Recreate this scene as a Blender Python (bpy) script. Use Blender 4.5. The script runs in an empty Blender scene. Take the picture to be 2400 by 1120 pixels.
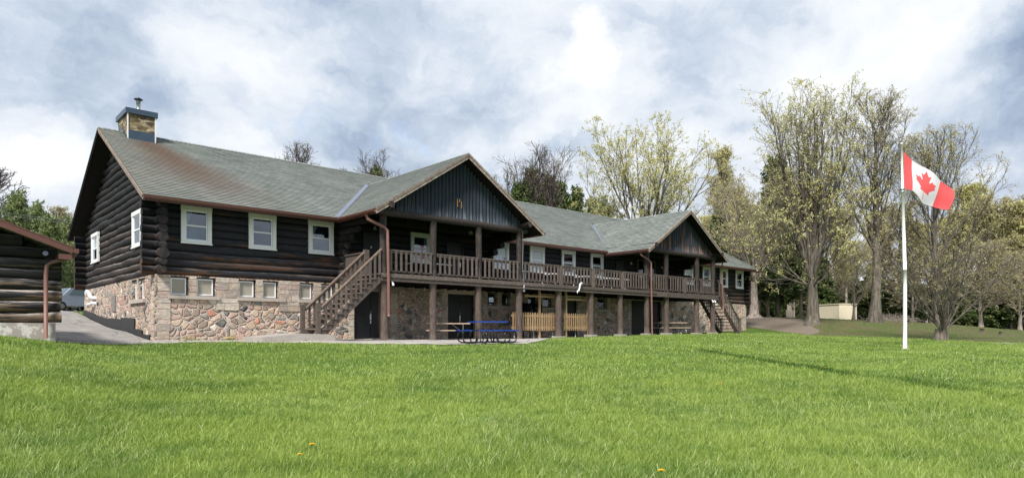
import bpy, math, random
import numpy as np
from math import radians as R, sin, cos, pi
rng = np.random.default_rng(7); random.seed(7)
SC = bpy.context.scene; COL = SC.collection

# ---------------------------------------------------------------- camera
CX, CY, CZ = -6.3146, -25.6682, 0.38
YAW = R(47.998)                      # view direction from +X
FPX, HORIZ = 1561.7, 775.2           # focal length and horizon in a 2400 px wide frame
cam = bpy.data.cameras.new("camera"); camo = bpy.data.objects.new("camera", cam); COL.objects.link(camo)
camo.location = (CX, CY, CZ); camo.rotation_euler = (R(90), 0, YAW - R(90))
cam.sensor_width = 36; cam.lens = FPX/2400*36; cam.shift_y = (HORIZ-560)/2400; cam.clip_end = 2000; cam.clip_start = .1
SC.camera = camo
FW = np.array([cos(YAW), sin(YAW)]); RT = np.array([sin(YAW), -cos(YAW)])
def at(u, d, z=None):
    """ground position seen in column u (of 2400) at distance d along the view axis"""
    p = np.array([CX, CY]) + d*FW + (u-1200)/FPX*d*RT
    return (float(p[0]), float(p[1]))
def hz(v, d): return CZ + (HORIZ-v)/FPX*d

# ---------------------------------------------------------------- sky, sun, exposure
SUN_EL, SUN_AZ = R(48), R(212)       # azimuth measured like an angle from +X towards +Y
SC.view_settings.view_transform = 'Standard'; SC.view_settings.look = 'None'
SC.view_settings.exposure = 0.90; SC.view_settings.gamma = 1
world = bpy.data.worlds.new("World"); SC.world = world; world.use_nodes = True
def N(nt, typ, ins=None, **props):
    n = nt.nodes.new(typ)
    for k, v in props.items(): setattr(n, k, v)
    for k, v in (ins or {}).items():
        if isinstance(v, bpy.types.NodeSocket): nt.links.new(v, n.inputs[k])
        else: n.inputs[k].default_value = v
    return n
def M(nt, op, a, b=0.0, c=0.0, clamp=False):
    n = nt.nodes.new('ShaderNodeMath'); n.operation = op; n.use_clamp = clamp
    for i, v in enumerate((a, b, c)):
        if isinstance(v, bpy.types.NodeSocket): nt.links.new(v, n.inputs[i])
        else: n.inputs[i].default_value = v
    return n.outputs[0]
def VM(nt, op, a, b=None, scale=None):
    n = nt.nodes.new('ShaderNodeVectorMath'); n.operation = op
    for i, v in enumerate((a, b)):
        if v is None: continue
        if isinstance(v, bpy.types.NodeSocket): nt.links.new(v, n.inputs[i])
        else: n.inputs[i].default_value = v
    if scale is not None:
        if isinstance(scale, bpy.types.NodeSocket): nt.links.new(scale, n.inputs['Scale'])
        else: n.inputs['Scale'].default_value = scale
    return n.outputs['Value'] if op in ('DOT_PRODUCT', 'LENGTH', 'DISTANCE') else n.outputs[0]
def ramp(nt, fac, stops, interp='LINEAR'):
    n = nt.nodes.new('ShaderNodeValToRGB'); n.color_ramp.interpolation = interp
    e = n.color_ramp.elements
    while len(e) > 1: e.remove(e[-1])
    e[0].position = stops[0][0]; e[0].color = (*stops[0][1], 1)
    for p, c in stops[1:]:
        q = e.new(p); q.color = (*c, 1)
    nt.links.new(fac, n.inputs[0]); return n.outputs[0]
def mix(nt, fac, a, b, mode='MIX'):
    n = nt.nodes.new('ShaderNodeMix'); n.data_type = 'RGBA'; n.blend_type = mode
    for s, v in ((n.inputs[0], fac), (n.inputs[6], a), (n.inputs[7], b)):
        if isinstance(v, bpy.types.NodeSocket): nt.links.new(v, s)
        else: s.default_value = v if isinstance(v, (int, float)) else (*v, 1)
    return n.outputs[2]
def noise(nt, vec, scale, detail=4, rough=.55, w=None, dist=0.0):
    n = N(nt, 'ShaderNodeTexNoise', {'Scale': scale, 'Detail': detail, 'Roughness': rough, 'Distortion': dist})
    if vec is not None: nt.links.new(vec, n.inputs['Vector'])
    return n.outputs['Fac']
def mrange(nt, v, a, b, c=0.0, d=1.0):
    n = N(nt, 'ShaderNodeMapRange', {'From Min': a, 'From Max': b, 'To Min': c, 'To Max': d}); n.interpolation_type = 'SMOOTHSTEP'
    nt.links.new(v, n.inputs['Value']); return n.outputs[0]
def sky_dir(u, v):
    d = np.array([*(FW*FPX + RT*(u-1200)), HORIZ-v]); return tuple(d/np.linalg.norm(d))
def build_sky():
    nt = world.node_tree; nt.nodes.clear()
    tc = N(nt, 'ShaderNodeTexCoord').outputs['Generated']
    sky = N(nt, 'ShaderNodeTexSky', sky_type='NISHITA', sun_disc=False, sun_elevation=SUN_EL, sun_rotation=R(90)-SUN_AZ)
    sky.air_density = 1.0; sky.dust_density = .6; sky.ozone_density = 1.2
    sep = N(nt, 'ShaderNodeSeparateXYZ', {0: tc}).outputs
    zz = M(nt, 'ADD', M(nt, 'MAXIMUM', sep[2], 0.0), .16)
    p = VM(nt, 'DIVIDE', tc, N(nt, 'ShaderNodeCombineXYZ', {0: zz, 1: zz, 2: 1.0}).outputs[0])
    def blob(u, v, r, soft=2.2):      # 1 inside a soft-edged, noise-warped patch of the sky around a direction
        dt = VM(nt, 'DOT_PRODUCT', tw, sky_dir(u, v))
        return mrange(nt, dt, cos(r*soft), cos(r*.2), 0, 1)
    wt = N(nt, 'ShaderNodeTexNoise', {'Vector': tc, 'Scale': 5.0, 'Detail': 8, 'Roughness': .62}).outputs['Color']
    tw = VM(nt, 'NORMALIZE', VM(nt, 'ADD', tc, VM(nt, 'SCALE', VM(nt, 'SUBTRACT', wt, (.5, .5, .5)), scale=.22)))
    warp = N(nt, 'ShaderNodeTexNoise', {'Vector': p, 'Scale': .9, 'Detail': 3}).outputs['Color']
    pw = VM(nt, 'ADD', p, VM(nt, 'SCALE', VM(nt, 'SUBTRACT', warp, (.5, .5, .5)), scale=.9))
    q3 = VM(nt, 'MULTIPLY', tw, (1, 1, 1.9))
    big = noise(nt, pw, .9, 7, .56); det = noise(nt, q3, 7.0, 8, .6)
    cover = M(nt, 'ADD', M(nt, 'MULTIPLY', big, .5), M(nt, 'MULTIPLY', det, .5))
    for (u, v, r, a) in ((900, 320, .12, -.025), (60, 150, .10, -.02), (720, 262, .03, -.05), (960, 345, .03, -.06), (860, 285, .02, -.04), (1180, 240, .06, -.05), (1400, 170, .12, .12), (1250, 300, .16, .05), (2320, 300, .09, .06), (140, 420, .12, .10), (1600, 90, .3, .07), (500, 250, .2, .04), (1310, 110, .03, -.10), (1900, 140, .2, .06), (1270, 400, .06, -.04)):
        cover = M(nt, 'ADD', cover, M(nt, 'MULTIPLY', blob(u, v, r), a))
    mask = mrange(nt, cover, .34, .50)
    sh = M(nt, 'ADD', M(nt, 'MULTIPLY', noise(nt, pw, 2.0, 6, .55), .40), M(nt, 'MULTIPLY', noise(nt, VM(nt, 'ADD', q3, (3.1, 1.7, 0)), 6.5, 9, .58), .60))
    for (u, v, r, a) in ((1375, 135, .026, .24), (1430, 185, .045, .14), (1320, 190, .04, .05), (2250, 130, .035, .14), (2330, 290, .035, .20), (2180, 200, .05, .08), (2390, 240, .06, -.10), (2290, 370, .09, -.10), (2390, 360, .08, -.12), (2350, 460, .04, .18), (150, 320, .08, -.10), (60, 345, .035, .18), (190, 400, .04, .12), (110, 200, .09, -.05), (560, 250, .06, .08), (250, 20, .1, .05), (900, 190, .09, -.04), (950, 260, .06, -.05), (1600, 40, .1, -.05), (600, 60, .1, -.03), (1230, 480, .06, -.04), (1350, 420, .04, -.08), (1400, 455, .03, .12), (1650, 300, .16, .06), (1850, 200, .10, .03), (2050, 90, .08, .04), (1100, 60, .08, .02)):
        sh = M(nt, 'ADD', sh, M(nt, 'MULTIPLY', blob(u, v, r), a))
    sh = M(nt, 'ADD', M(nt, 'MULTIPLY', sh, .78), .150)
    cc = ramp(nt, sh, [(.30, (.22, .30, .43)), (.41, (.38, .46, .59)), (.49, (.54, .615, .72)), (.55, (.68, .735, .81)), (.62, (.79, .825, .87)), (.76, (.95, .96, .975))])
    horizon_glow = M(nt, 'SUBTRACT', 1.0, mrange(nt, sep[2], 0.0, .28))
    cc = mix(nt, M(nt, 'MULTIPLY', horizon_glow, .5), cc, (.80, .82, .88))
    b1 = N(nt, 'ShaderNodeBackground', {'Color': sky.outputs[0], 'Strength': .12})
    b2 = N(nt, 'ShaderNodeBackground', {'Color': cc, 'Strength': .62})
    ms = N(nt, 'ShaderNodeMixShader', {0: mask, 1: b1.outputs[0], 2: b2.outputs[0]})
    nt.links.new(ms.outputs[0], N(nt, 'ShaderNodeOutputWorld').inputs[0])
build_sky()
sun = bpy.data.lights.new("sun", 'SUN'); sun.energy = 3.0; sun.angle = R(12); sun.color = (1, .95, .87)
suno = bpy.data.objects.new("sun", sun); COL.objects.link(suno)
suno.rotation_euler = (R(90)-SUN_EL, 0, SUN_AZ+R(90)); suno.location = (-10, -30, 30)

# ---------------------------------------------------------------- mesh helpers
def new_mesh(name, V, loops, starts, mats=(), midx=None, rnd=None, smooth=None, uv=None):
    me = bpy.data.meshes.new(name)
    V = np.asarray(V, dtype=np.float32); loops = np.asarray(loops, dtype=np.int32); starts = np.asarray(starts, dtype=np.int32)
    me.vertices.add(len(V)); me.vertices.foreach_set('co', V.ravel())
    me.loops.add(len(loops)); me.loops.foreach_set('vertex_index', loops)
    me.polygons.add(len(starts)); me.polygons.foreach_set('loop_start', starts)
    for m in mats: me.materials.append(m)
    if midx is not None: me.polygons.foreach_set('material_index', np.asarray(midx, dtype=np.int32))
    if smooth is not None:
        me.polygons.foreach_set('use_smooth', np.asarray(smooth, dtype=bool) if not isinstance(smooth, bool) else np.full(len(starts), smooth))
    if rnd is not None:
        a = me.attributes.new('rnd', 'FLOAT', 'POINT'); a.data.foreach_set('value', np.asarray(rnd, dtype=np.float32))
    if uv is not None:
        l = me.uv_layers.new(name='UVMap'); l.data.foreach_set('uv', np.asarray(uv, dtype=np.float32).ravel())
    me.update(calc_edges=True); me.validate()
    return me
def link(name, me, parent=None, label=None, cat=None, group=None, kind=None, loc=None):
    o = bpy.data.objects.new(name, me); COL.objects.link(o)
    if parent is not None: o.parent = parent
    if loc is not None: o.location = loc
    tag(o, label, cat, group, kind); return o
def tag(o, label=None, cat=None, group=None, kind=None):
    for k, v in (('label', label), ('category', cat), ('group', group), ('kind', kind)):
        if v: o[k] = v
def thing(name, label, cat, loc=(0, 0, 0), rz=0, group=None):
    o = bpy.data.objects.new(name, None); COL.objects.link(o); o.location = loc; o.rotation_euler = (0, 0, rz)
    o.empty_display_size = .2
    tag(o, label, cat, group); return o
def copy_tree(o, loc, rz=0, sc=None, label=None, group=None, parent=None):
    r = o.copy(); COL.objects.link(r)
    if parent is None:
        r.location = loc; r.rotation_euler = (0, 0, rz)
        if sc: r.scale = sc if isinstance(sc, tuple) else (sc, sc, sc)
        if label: r['label'] = label
        if group: r['group'] = group
    else: r.parent = parent
    for ch in list(o.children): copy_tree(ch, None, parent=r)
    return r
def tubes(C, Rd, k):
    """C (N,P,3) curves, Rd (N,P) radii -> verts, quad loops"""
    C = np.asarray(C, float); Rd = np.asarray(Rd, float); n, p, _ = C.shape
    T = np.gradient(C, axis=1); T /= np.linalg.norm(T, axis=2, keepdims=True)+1e-9
    ref = np.where(np.abs(T[:, :1, 2:3]) > .8, np.array([1., 0, 0]), np.array([0, 0, 1.])) * np.ones((n, p, 1))
    A = np.cross(T, ref); A /= np.linalg.norm(A, axis=2, keepdims=True)+1e-9
    B = np.cross(T, A)
    th = np.arange(k)*2*pi/k
    V = C[:, :, None]+Rd[:, :, None, None]*(np.cos(th)[None, None, :, None]*A[:, :, None]+np.sin(th)[None, None, :, None]*B[:, :, None])
    idx = np.arange(n*p*k).reshape(n, p, k)
    a = idx[:, :-1]; b = idx[:, 1:]
    q = np.stack([a, np.roll(a, -1, 2), np.roll(b, -1, 2), b], -1).reshape(-1, 4)
    return V.reshape(-1, 3), q
class MB:
    def __init__(s): s.V = []; s.F = []; s.R = []; s.S = []; s.Mi = []; s.n = 0; s.uvs = {}
    def add(s, V, F, rnd=None, smooth=False, mi=0):
        V = np.asarray(V, float).reshape(-1, 3); s.V.append(V)
        s.F += [tuple(i+s.n for i in f) for f in F]; s.S += [smooth]*len(F); s.Mi += [mi]*len(F)
        s.R.append(np.full(len(V), random.random() if rnd is None else rnd)); s.n += len(V); return s
    def box(s, x0, x1, y0, y1, z0, z1, rnd=None, mi=0):
        if x0 > x1: x0, x1 = x1, x0
        if y0 > y1: y0, y1 = y1, y0
        if z0 > z1: z0, z1 = z1, z0
        V = [(x, y, z) for z in (z0, z1) for (x, y) in ((x0, y0), (x1, y0), (x1, y1), (x0, y1))]
        return s.add(V, [(3, 2, 1, 0), (4, 5, 6, 7), (0, 1, 5, 4), (1, 2, 6, 5), (2, 3, 7, 6), (3, 0, 4, 7)], rnd, mi=mi)
    def bar(s, p0, p1, w, h, up=(0, 0, 1), rnd=None, mi=0):
        p0 = np.array(p0, float); p1 = np.array(p1, float); d = p1-p0; d /= np.linalg.norm(d)
        sd = np.cross(d, up); sd /= np.linalg.norm(sd); u = np.cross(sd, d)
        V = [p+sd*a*w/2+u*b*h/2 for p in (p0, p1) for (a, b) in ((-1, -1), (1, -1), (1, 1), (-1, 1))]
        return s.add(V, [(0, 1, 2, 3), (7, 6, 5, 4), (4, 5, 1, 0), (5, 6, 2, 1), (6, 7, 3, 2), (7, 4, 0, 3)], rnd, mi=mi)
    def tube(s, pts, r, k=8, caps=True, rnd=None, smooth=True, mi=0, wob=0):
        pts = np.array(pts, float); r = np.full(len(pts), r) if np.isscalar(r) else np.array(r, float)
        if wob: r = r*(1+rng.uniform(-wob, wob, len(r)))
        V, q = tubes(pts[None], r[None], k); F = [tuple(f) for f in q.tolist()]
        s.add(V, F, rnd, smooth, mi)
        if caps:
            b = s.n-len(V); s.F += [tuple(b+i for i in range(k)), tuple(b+len(V)-1-i for i in range(k))]
            s.S += [False, False]; s.Mi += [mi, mi]
        return s
    def log(s, p0, p1, r, k=12, wob=.05, step=.45, rnd=None, sag=.012):
        p0 = np.array(p0, float); p1 = np.array(p1, float); L = np.linalg.norm(p1-p0); n = max(2, int(L/step)+1)
        t = np.linspace(0, 1, n)[:, None]; P = p0+(p1-p0)*t
        if n > 3:
            w = rng.normal(0, sag, (n, 3)); w = (w+np.roll(w, 1, 0)+np.roll(w, -1, 0))/1.7; P = P+w
        rr = r*(1+rng.uniform(-wob, wob)+np.convolve(rng.normal(0, wob, n+4), np.ones(5)/2.6, 'valid')[:n])
        return s.tube(P, rr, k, True, rnd)
    def prism(s, poly, axis, a0, a1, rnd=None, mi=0):
        """poly of 2D points extruded along axis 'x','y' or 'z'"""
        n = len(poly)
        def v(p, a): return {'x': (a, p[0], p[1]), 'y': (p[0], a, p[1]), 'z': (p[0], p[1], a)}[axis]
        V = [v(p, a0) for p in poly]+[v(p, a1) for p in poly]
        ar = sum(poly[i][0]*poly[(i+1) % n][1]-poly[(i+1) % n][0]*poly[i][1] for i in range(n))
        f = [tuple(range(n)), tuple(range(2*n-1, n-1, -1))]+[(i+n, (i+1) % n+n, (i+1) % n, i) for i in range(n)]
        flip = (ar > 0) ^ (axis == 'y') ^ (a1 < a0)
        if flip: f = [tuple(reversed(q)) for q in f]
        return s.add(V, f, rnd, mi=mi)
    def quad(s, a, b, c, d, rnd=None, mi=0): return s.add([a, b, c, d], [(0, 1, 2, 3)], rnd, mi=mi)
    def mesh(s, name, mats, org=(0, 0, 0), uvfn=None):
        V = np.concatenate(s.V)-np.array(org); lens = [len(f) for f in s.F]
        starts = np.concatenate([[0], np.cumsum(lens)[:-1]]); loops = [i for f in s.F for i in f]
        mats = mats if isinstance(mats, (list, tuple)) else [mats]
        uv = None
        if uvfn is not None: uv = np.array([uvfn(*p) for p in np.concatenate(s.V)[loops]])
        return new_mesh(name, V, loops, starts, mats, s.Mi, np.concatenate(s.R), s.S, uv)
    def build(s, name, mats, parent=None, org=(0, 0, 0), uvfn=None, **kw):
        return link(name, s.mesh(name, mats, org, uvfn), parent, **kw)

# ---------------------------------------------------------------- materials
def material(name, fn, rough=.7, spec=.4, metal=0.0):
    m = bpy.data.materials.new(name); m.use_nodes = True; nt = m.node_tree
    b = nt.nodes['Principled BSDF']; b.inputs['Roughness'].default_value = rough
    b.inputs['Specular IOR Level'].default_value = spec; b.inputs['Metallic'].default_value = metal
    obj = N(nt, 'ShaderNodeTexCoord').outputs['Object']
    r = N(nt, 'ShaderNodeAttribute', attribute_name='rnd').outputs['Fac']
    res = fn(nt, obj, r, b)
    if isinstance(res, tuple) and len(res) == 2 and isinstance(res[0], bpy.types.NodeSocket): col, bump = res
    else: col, bump = res, None
    if isinstance(col, bpy.types.NodeSocket): nt.links.new(col, b.inputs['Base Color'])
    else: b.inputs['Base Color'].default_value = (*col, 1)
    if bump is not None:
        bh, st, di = bump
        bn = N(nt, 'ShaderNodeBump', {'Strength': st, 'Distance': di, 'Height': bh}); nt.links.new(bn.outputs[0], b.inputs['Normal'])
    return m
def scalev(nt, v, s): return VM(nt, 'MULTIPLY', v, s)
def plain(name, c, rough=.5, spec=.4, metal=0.0, var=.12, sc=6):
    def f(nt, o, r, b):
        n = noise(nt, o, sc, 5, .6)
        return mix(nt, n, tuple(x*(1-var) for x in c), tuple(min(1, x*(1+var)) for x in c)), (noise(nt, o, sc*12, 3), .08, .01)
    return material(name, f, rough, spec, metal)
def logmat(name, axis, base=(.018, .019, .023), brown=(.12, .062, .036), grey=(.20, .18, .17), wear=.5, fade_top=None):
    """dark stained logs: streaks run along the log; raw wood and grey weathering come through"""
    def f(nt, o, r, b):
        st = {'x': (.35, 5, 5), 'y': (5, .35, 5), 'z': (5, 5, .35)}[axis]
        fs = {'x': (2.5, 40, 40), 'y': (40, 2.5, 40), 'z': (40, 40, 2.5)}[axis]
        off = N(nt, 'ShaderNodeCombineXYZ', {0: M(nt, 'MULTIPLY', r, 17.), 1: M(nt, 'MULTIPLY', r, 11.), 2: M(nt, 'MULTIPLY', r, 5.)}).outputs[0]
        v = VM(nt, 'ADD', o, off)
        big = noise(nt, scalev(nt, v, st), 1.0, 4, .6); fine = noise(nt, scalev(nt, v, fs), 1.0, 5, .65)
        c = mix(nt, fine, tuple(x*.5 for x in base), tuple(x*2.3 for x in base))
        sepz = N(nt, 'ShaderNodeSeparateXYZ', {0: o}).outputs[2]
        low = mrange(nt, sepz, 4.2, 2.4) if fade_top is None else mrange(nt, sepz, fade_top[0], fade_top[1])
        thr = M(nt, 'SUBTRACT', .69, M(nt, 'MULTIPLY', low, .125*wear*2))
        wm = M(nt, 'MULTIPLY', mrange(nt, M(nt, 'ADD', big, M(nt, 'MULTIPLY', M(nt, 'SUBTRACT', fine, .5), .35)), 0, 1), 1.0)
        wmask = M(nt, 'MULTIPLY', M(nt, 'GREATER_THAN', wm, thr), 0.0)
        w2 = N(nt, 'ShaderNodeMapRange', {'Value': wm, 'From Min': thr, 'From Max': M(nt, 'ADD', thr, .10)}).outputs[0]
        c = mix(nt, M(nt, 'MULTIPLY', w2, .85), c, brown)
        # grey weathering on upward faces
        nz = N(nt, 'ShaderNodeSeparateXYZ', {0: N(nt, 'ShaderNodeNewGeometry').outputs['Normal']}).outputs[2]
        g = M(nt, 'MULTIPLY', mrange(nt, nz, .1, .8), mrange(nt, M(nt, 'ADD', M(nt, 'MULTIPLY', big, .4), M(nt, 'MULTIPLY', fine, .6)), .42, .62))
        c = mix(nt, M(nt, 'MULTIPLY', g, M(nt, 'MULTIPLY', M(nt, 'ADD', .25, M(nt, 'MULTIPLY', low, .75)), wear)), c, grey)
        return c, (fine, .45, .02)
    return material(name, f, .8, .22)
MT = {}
MT['log_x'] = logmat('dark_log_along_front', 'x', grey=(.17, .16, .16), wear=.8)
MT['log_y'] = logmat('dark_log_along_gable', 'y', base=(.015, .015, .017), brown=(.055, .04, .034), grey=(.26, .235, .22), wear=1.0, fade_top=(6.5, 2.6))
MT['log_z'] = logmat('dark_upright_log', 'z', base=(.020, .027, .036), brown=(.07, .085, .10), grey=(.13, .15, .17), wear=.6, fade_top=(6.2, 5.0))
MT['log_z2'] = logmat('dark_upright_log_with_orange_wear', 'z', base=(.018, .024, .032), brown=(.24, .09, .025), grey=(.13, .15, .17), wear=.62, fade_top=(6.4, 5.0))
MT['log_cabin'] = logmat('cabin_log', 'x', base=(.017, .016, .017), brown=(.20, .14, .10), grey=(.52, .48, .45), wear=1.2, fade_top=(2.3, .9))
def f_post(nt, o, r, b):
    v = VM(nt, 'ADD', o, N(nt, 'ShaderNodeCombineXYZ', {0: M(nt, 'MULTIPLY', r, 9.), 2: r}).outputs[0])
    fine = noise(nt, scalev(nt, v, (45, 45, 4)), 1, 6, .7); big = noise(nt, scalev(nt, v, (6, 6, 1.2)), 1, 3)
    c = ramp(nt, fine, [(.3, (.032, .024, .020)), (.5, (.088, .066, .056)), (.66, (.16, .125, .107)), (.8, (.28, .225, .19))])
    return mix(nt, mrange(nt, big, .55, .7, 0, .5), c, (.17, .13, .11)), (fine, .6, .02)
MT['post'] = material('weathered_brown_post', f_post, .75, .25)
MT['post_up'] = material('dark_upper_post', lambda nt, o, r, b: ((lambda fine: (ramp(nt, fine, [(.35, (.014, .012, .013)), (.55, (.045, .036, .033)), (.7, (.14, .11, .095)), (.85, (.24, .19, .16))]), (fine, .6, .02)))(noise(nt, scalev(nt, o, (40, 40, 4)), 1, 6, .7))), .75, .25)
def f_board(c0, c1, c2):
    def f(nt, o, r, b):
        v = VM(nt, 'ADD', o, N(nt, 'ShaderNodeCombineXYZ', {0: M(nt, 'MULTIPLY', r, 9.), 1: r, 2: M(nt, 'MULTIPLY', r, 3.)}).outputs[0])
        g = noise(nt, v, 9, 6, .7); w = noise(nt, v, 45, 3, .6)
        x = M(nt, 'ADD', M(nt, 'MULTIPLY', g, .7), M(nt, 'ADD', M(nt, 'MULTIPLY', w, .15), M(nt, 'MULTIPLY', r, .15)))
        return ramp(nt, x, [(.3, c0), (.52, c1), (.75, c2)]), (w, .2, .01)
    return f
MT['brown'] = material('brown_painted_timber', f_board((.062, .049, .043), (.115, .092, .081), (.205, .17, .15)), .7, .25)
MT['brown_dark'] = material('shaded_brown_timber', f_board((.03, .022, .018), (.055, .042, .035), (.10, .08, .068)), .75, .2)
MT['brown_pale'] = material('worn_brown_handrail', f_board((.10, .068, .055), (.19, .135, .11), (.32, .25, .21)), .7, .25)
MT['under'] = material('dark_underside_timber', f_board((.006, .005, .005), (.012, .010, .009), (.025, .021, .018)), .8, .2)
MT['trim'] = material('peeling_rake_board', f_board((.09, .062, .05), (.27, .215, .18), (.55, .49, .43)), .75, .25)
MT['gold'] = material('yellow_new_timber', f_board((.24, .15, .08), (.35, .235, .13), (.48, .36, .22)), .65, .3)
MT['white'] = plain('white_window_paint', (.74, .75, .73), .45, .4, var=.06)
MT['sash'] = plain('white_vinyl_sash', (.80, .82, .85), .3, .5, var=.03)
MT['gutter'] = plain('brown_metal_gutter', (.125, .052, .040), .42, .5, var=.2)
MT['dspout'] = plain('faded_brown_downspout', (.20, .098, .078), .45, .5, var=.2)
MT['black'] = plain('black_door_paint', (.0065, .0075, .009), .45, .4, var=.3)
MT['blackplastic'] = plain('black_membrane', (.012, .012, .013), .5, .4)
MT['pvc'] = plain('white_pvc', (.72, .72, .74), .35, .5, var=.04)
MT['steel'] = plain('galvanised_steel', (.42, .43, .44), .35, .5, 1.0, var=.1)
MT['darksteel'] = plain('black_coated_steel', (.010, .011, .016), .3, .5)
MT['blue'] = plain('blue_coated_mesh', (.006, .045, .29), .38, .5, var=.1)
MT['flashing'] = plain('blue_grey_flashing', (.24, .27, .34), .35, .5, .6, var=.25, sc=3)
MT['capmetal'] = plain('dark_blue_metal', (.055, .085, .12), .35, .5, .5, var=.3, sc=4)
MT['concrete'] = plain('concrete', (.36, .33, .30), .85, .2, var=.25, sc=4)
MT['sill'] = plain('limestone_sill', (.42, .37, .33), .85, .2, var=.15, sc=5)
MT['asphalt_shade'] = None
def f_glass(nt, o, r, b):
    b.inputs['Roughness'].default_value = .03; b.inputs['Specular IOR Level'].default_value = .8
    b.inputs['Coat Weight'].default_value = .5; b.inputs['Coat Roughness'].default_value = .02; b.inputs['Coat IOR'].default_value = 1.6
    return mix(nt, noise(nt, o, 3, 3), (.010, .017, .028), (.035, .05, .07))
def glassmat(name, tint, refl):
    m = bpy.data.materials.new(name); m.use_nodes = True; nt = m.node_tree; nt.nodes.clear()
    tr = N(nt, 'ShaderNodeBsdfTransparent', {'Color': (*tint, 1)}); gl = N(nt, 'ShaderNodeBsdfGlossy', {'Color': (.9, .95, 1, 1), 'Roughness': .03})
    o = N(nt, 'ShaderNodeTexCoord').outputs['Object']; bn = N(nt, 'ShaderNodeBump', {'Strength': .12, 'Distance': .02, 'Height': noise(nt, o, 1.6, 3)}); nt.links.new(bn.outputs[0], gl.inputs['Normal'])
    fr = N(nt, 'ShaderNodeFresnel', {'IOR': 1.5}); f = M(nt, 'ADD', M(nt, 'MULTIPLY', fr.outputs[0], 1.0), refl, clamp=True)
    ms = N(nt, 'ShaderNodeMixShader', {0: f, 1: tr.outputs[0], 2: gl.outputs[0]}); nt.links.new(ms.outputs[0], N(nt, 'ShaderNodeOutputMaterial').inputs[0]); return m
MT['glass'] = glassmat('window_glass', (.75, .8, .85), .05)
MT['carglass'] = plain('dark_car_glass', (.14, .18, .22), .08, .8)
MT['curtain'] = plain('white_curtain', (.55, .57, .60), .8, .1, var=.25, sc=8)
def f_blind(nt, o, r, b):
    b.inputs['Coat Weight'].default_value = 1.0; b.inputs['Coat Roughness'].default_value = .03
    return mix(nt, noise(nt, scalev(nt, o, (2, 2, 30)), 1, 2), (.34, .38, .42), (.52, .56, .60))
MT['blind'] = material('pane_with_white_blind_behind', f_blind, .3)
MT['ply'] = plain('plywood_board', (.36, .20, .08), .7, .2, var=.2, sc=3)
MT['planks'] = material('bare_pine_planks', f_board((.30, .22, .16), (.48, .36, .27), (.62, .50, .38)), .7, .25)
def f_mesh(nt, o, r, b):
    s = N(nt, 'ShaderNodeSeparateXYZ', {0: o}).outputs
    h = M(nt, 'ADD', s[0], s[1])
    a = M(nt, 'ABSOLUTE', M(nt, 'SUBTRACT', M(nt, 'FRACT', M(nt, 'MULTIPLY', M(nt, 'ADD', h, s[2]), 26.)), .5))
    c = M(nt, 'ABSOLUTE', M(nt, 'SUBTRACT', M(nt, 'FRACT', M(nt, 'MULTIPLY', M(nt, 'SUBTRACT', h, s[2]), 26.)), .5))
    w = M(nt, 'MAXIMUM', M(nt, 'GREATER_THAN', a, .33), M(nt, 'GREATER_THAN', c, .33))
    return mix(nt, w, mix(nt, noise(nt, o, 4, 3), (.10, .085, .055), (.30, .26, .18)), (.46, .43, .38))
MT['wire'] = material('diamond_wire_screen', f_mesh, .5)
def f_stone(dim=1.0):
    def f(nt, o, r, b):
        wv = VM(nt, 'ADD', o, VM(nt, 'SCALE', VM(nt, 'SUBTRACT', N(nt, 'ShaderNodeTexNoise', {'Vector': o, 'Scale': 2.2, 'Detail': 3}).outputs['Color'], (.5, .5, .5)), scale=.22))
        wv = scalev(nt, wv, (1.0, 1.0, 1.25))
        vc = N(nt, 'ShaderNodeTexVoronoi', {'Vector': wv, 'Scale': 3.5, 'Randomness': .95}); 
        ve = N(nt, 'ShaderNodeTexVoronoi', {'Vector': wv, 'Scale': 3.5, 'Randomness': .95}, feature='DISTANCE_TO_EDGE')
        cs = N(nt, 'ShaderNodeSeparateColor', {0: vc.outputs['Color']}).outputs
        rock = ramp(nt, cs[0], [(0, (.33, .26, .21)), (.13, (.44, .33, .28)), (.26, (.31, .27, .23)), (.36, (.49, .41, .33)), (.46, (.38, .28, .25)), (.56, (.27, .22, .19)), (.66, (.46, .36, .28)), (.75, (.24, .23, .215)), (.81, (.13, .14, .14)), (.86, (.46, .24, .18)), (.905, (.07, .072, .082)), (.935, (.25, .27, .25)), (.965, (.60, .56, .51))], 'CONSTANT')
        gr = noise(nt, o, 18, 6, .7); g2 = noise(nt, VM(nt, 'ADD', o, vc.outputs['Color']), 5, 4, .6)
        rock = mix(nt, 1.0, rock, ramp(nt, gr, [(.25, (.62, .6, .6)), (.5, (1, 1, 1)), (.75, (1.3, 1.27, 1.22))]), 'MULTIPLY')
        rock = mix(nt, mrange(nt, g2, .48, .7, 0, .35), rock, (.40, .34, .28))
        ed = M(nt, 'ADD', ve.outputs[0], M(nt, 'MULTIPLY', M(nt, 'SUBTRACT', gr, .5), .03))
        mort = mrange(nt, ed, .020, .036)
        c = mix(nt, mort, mix(nt, gr, (.48, .43, .38), (.66, .60, .54)), mix(nt, 1.0, rock, (1.18, 1.12, 1.08), 'MULTIPLY'))
        bh = M(nt, 'ADD', M(nt, 'MULTIPLY', mrange(nt, ed, .02, .17), .7), M(nt, 'MULTIPLY', M(nt, 'ADD', gr, g2), .30))
        return c, (bh, 1.0, .09)
    return f
MT['stone'] = material('fieldstone_in_pale_mortar', f_stone(), .85, .2)
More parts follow.
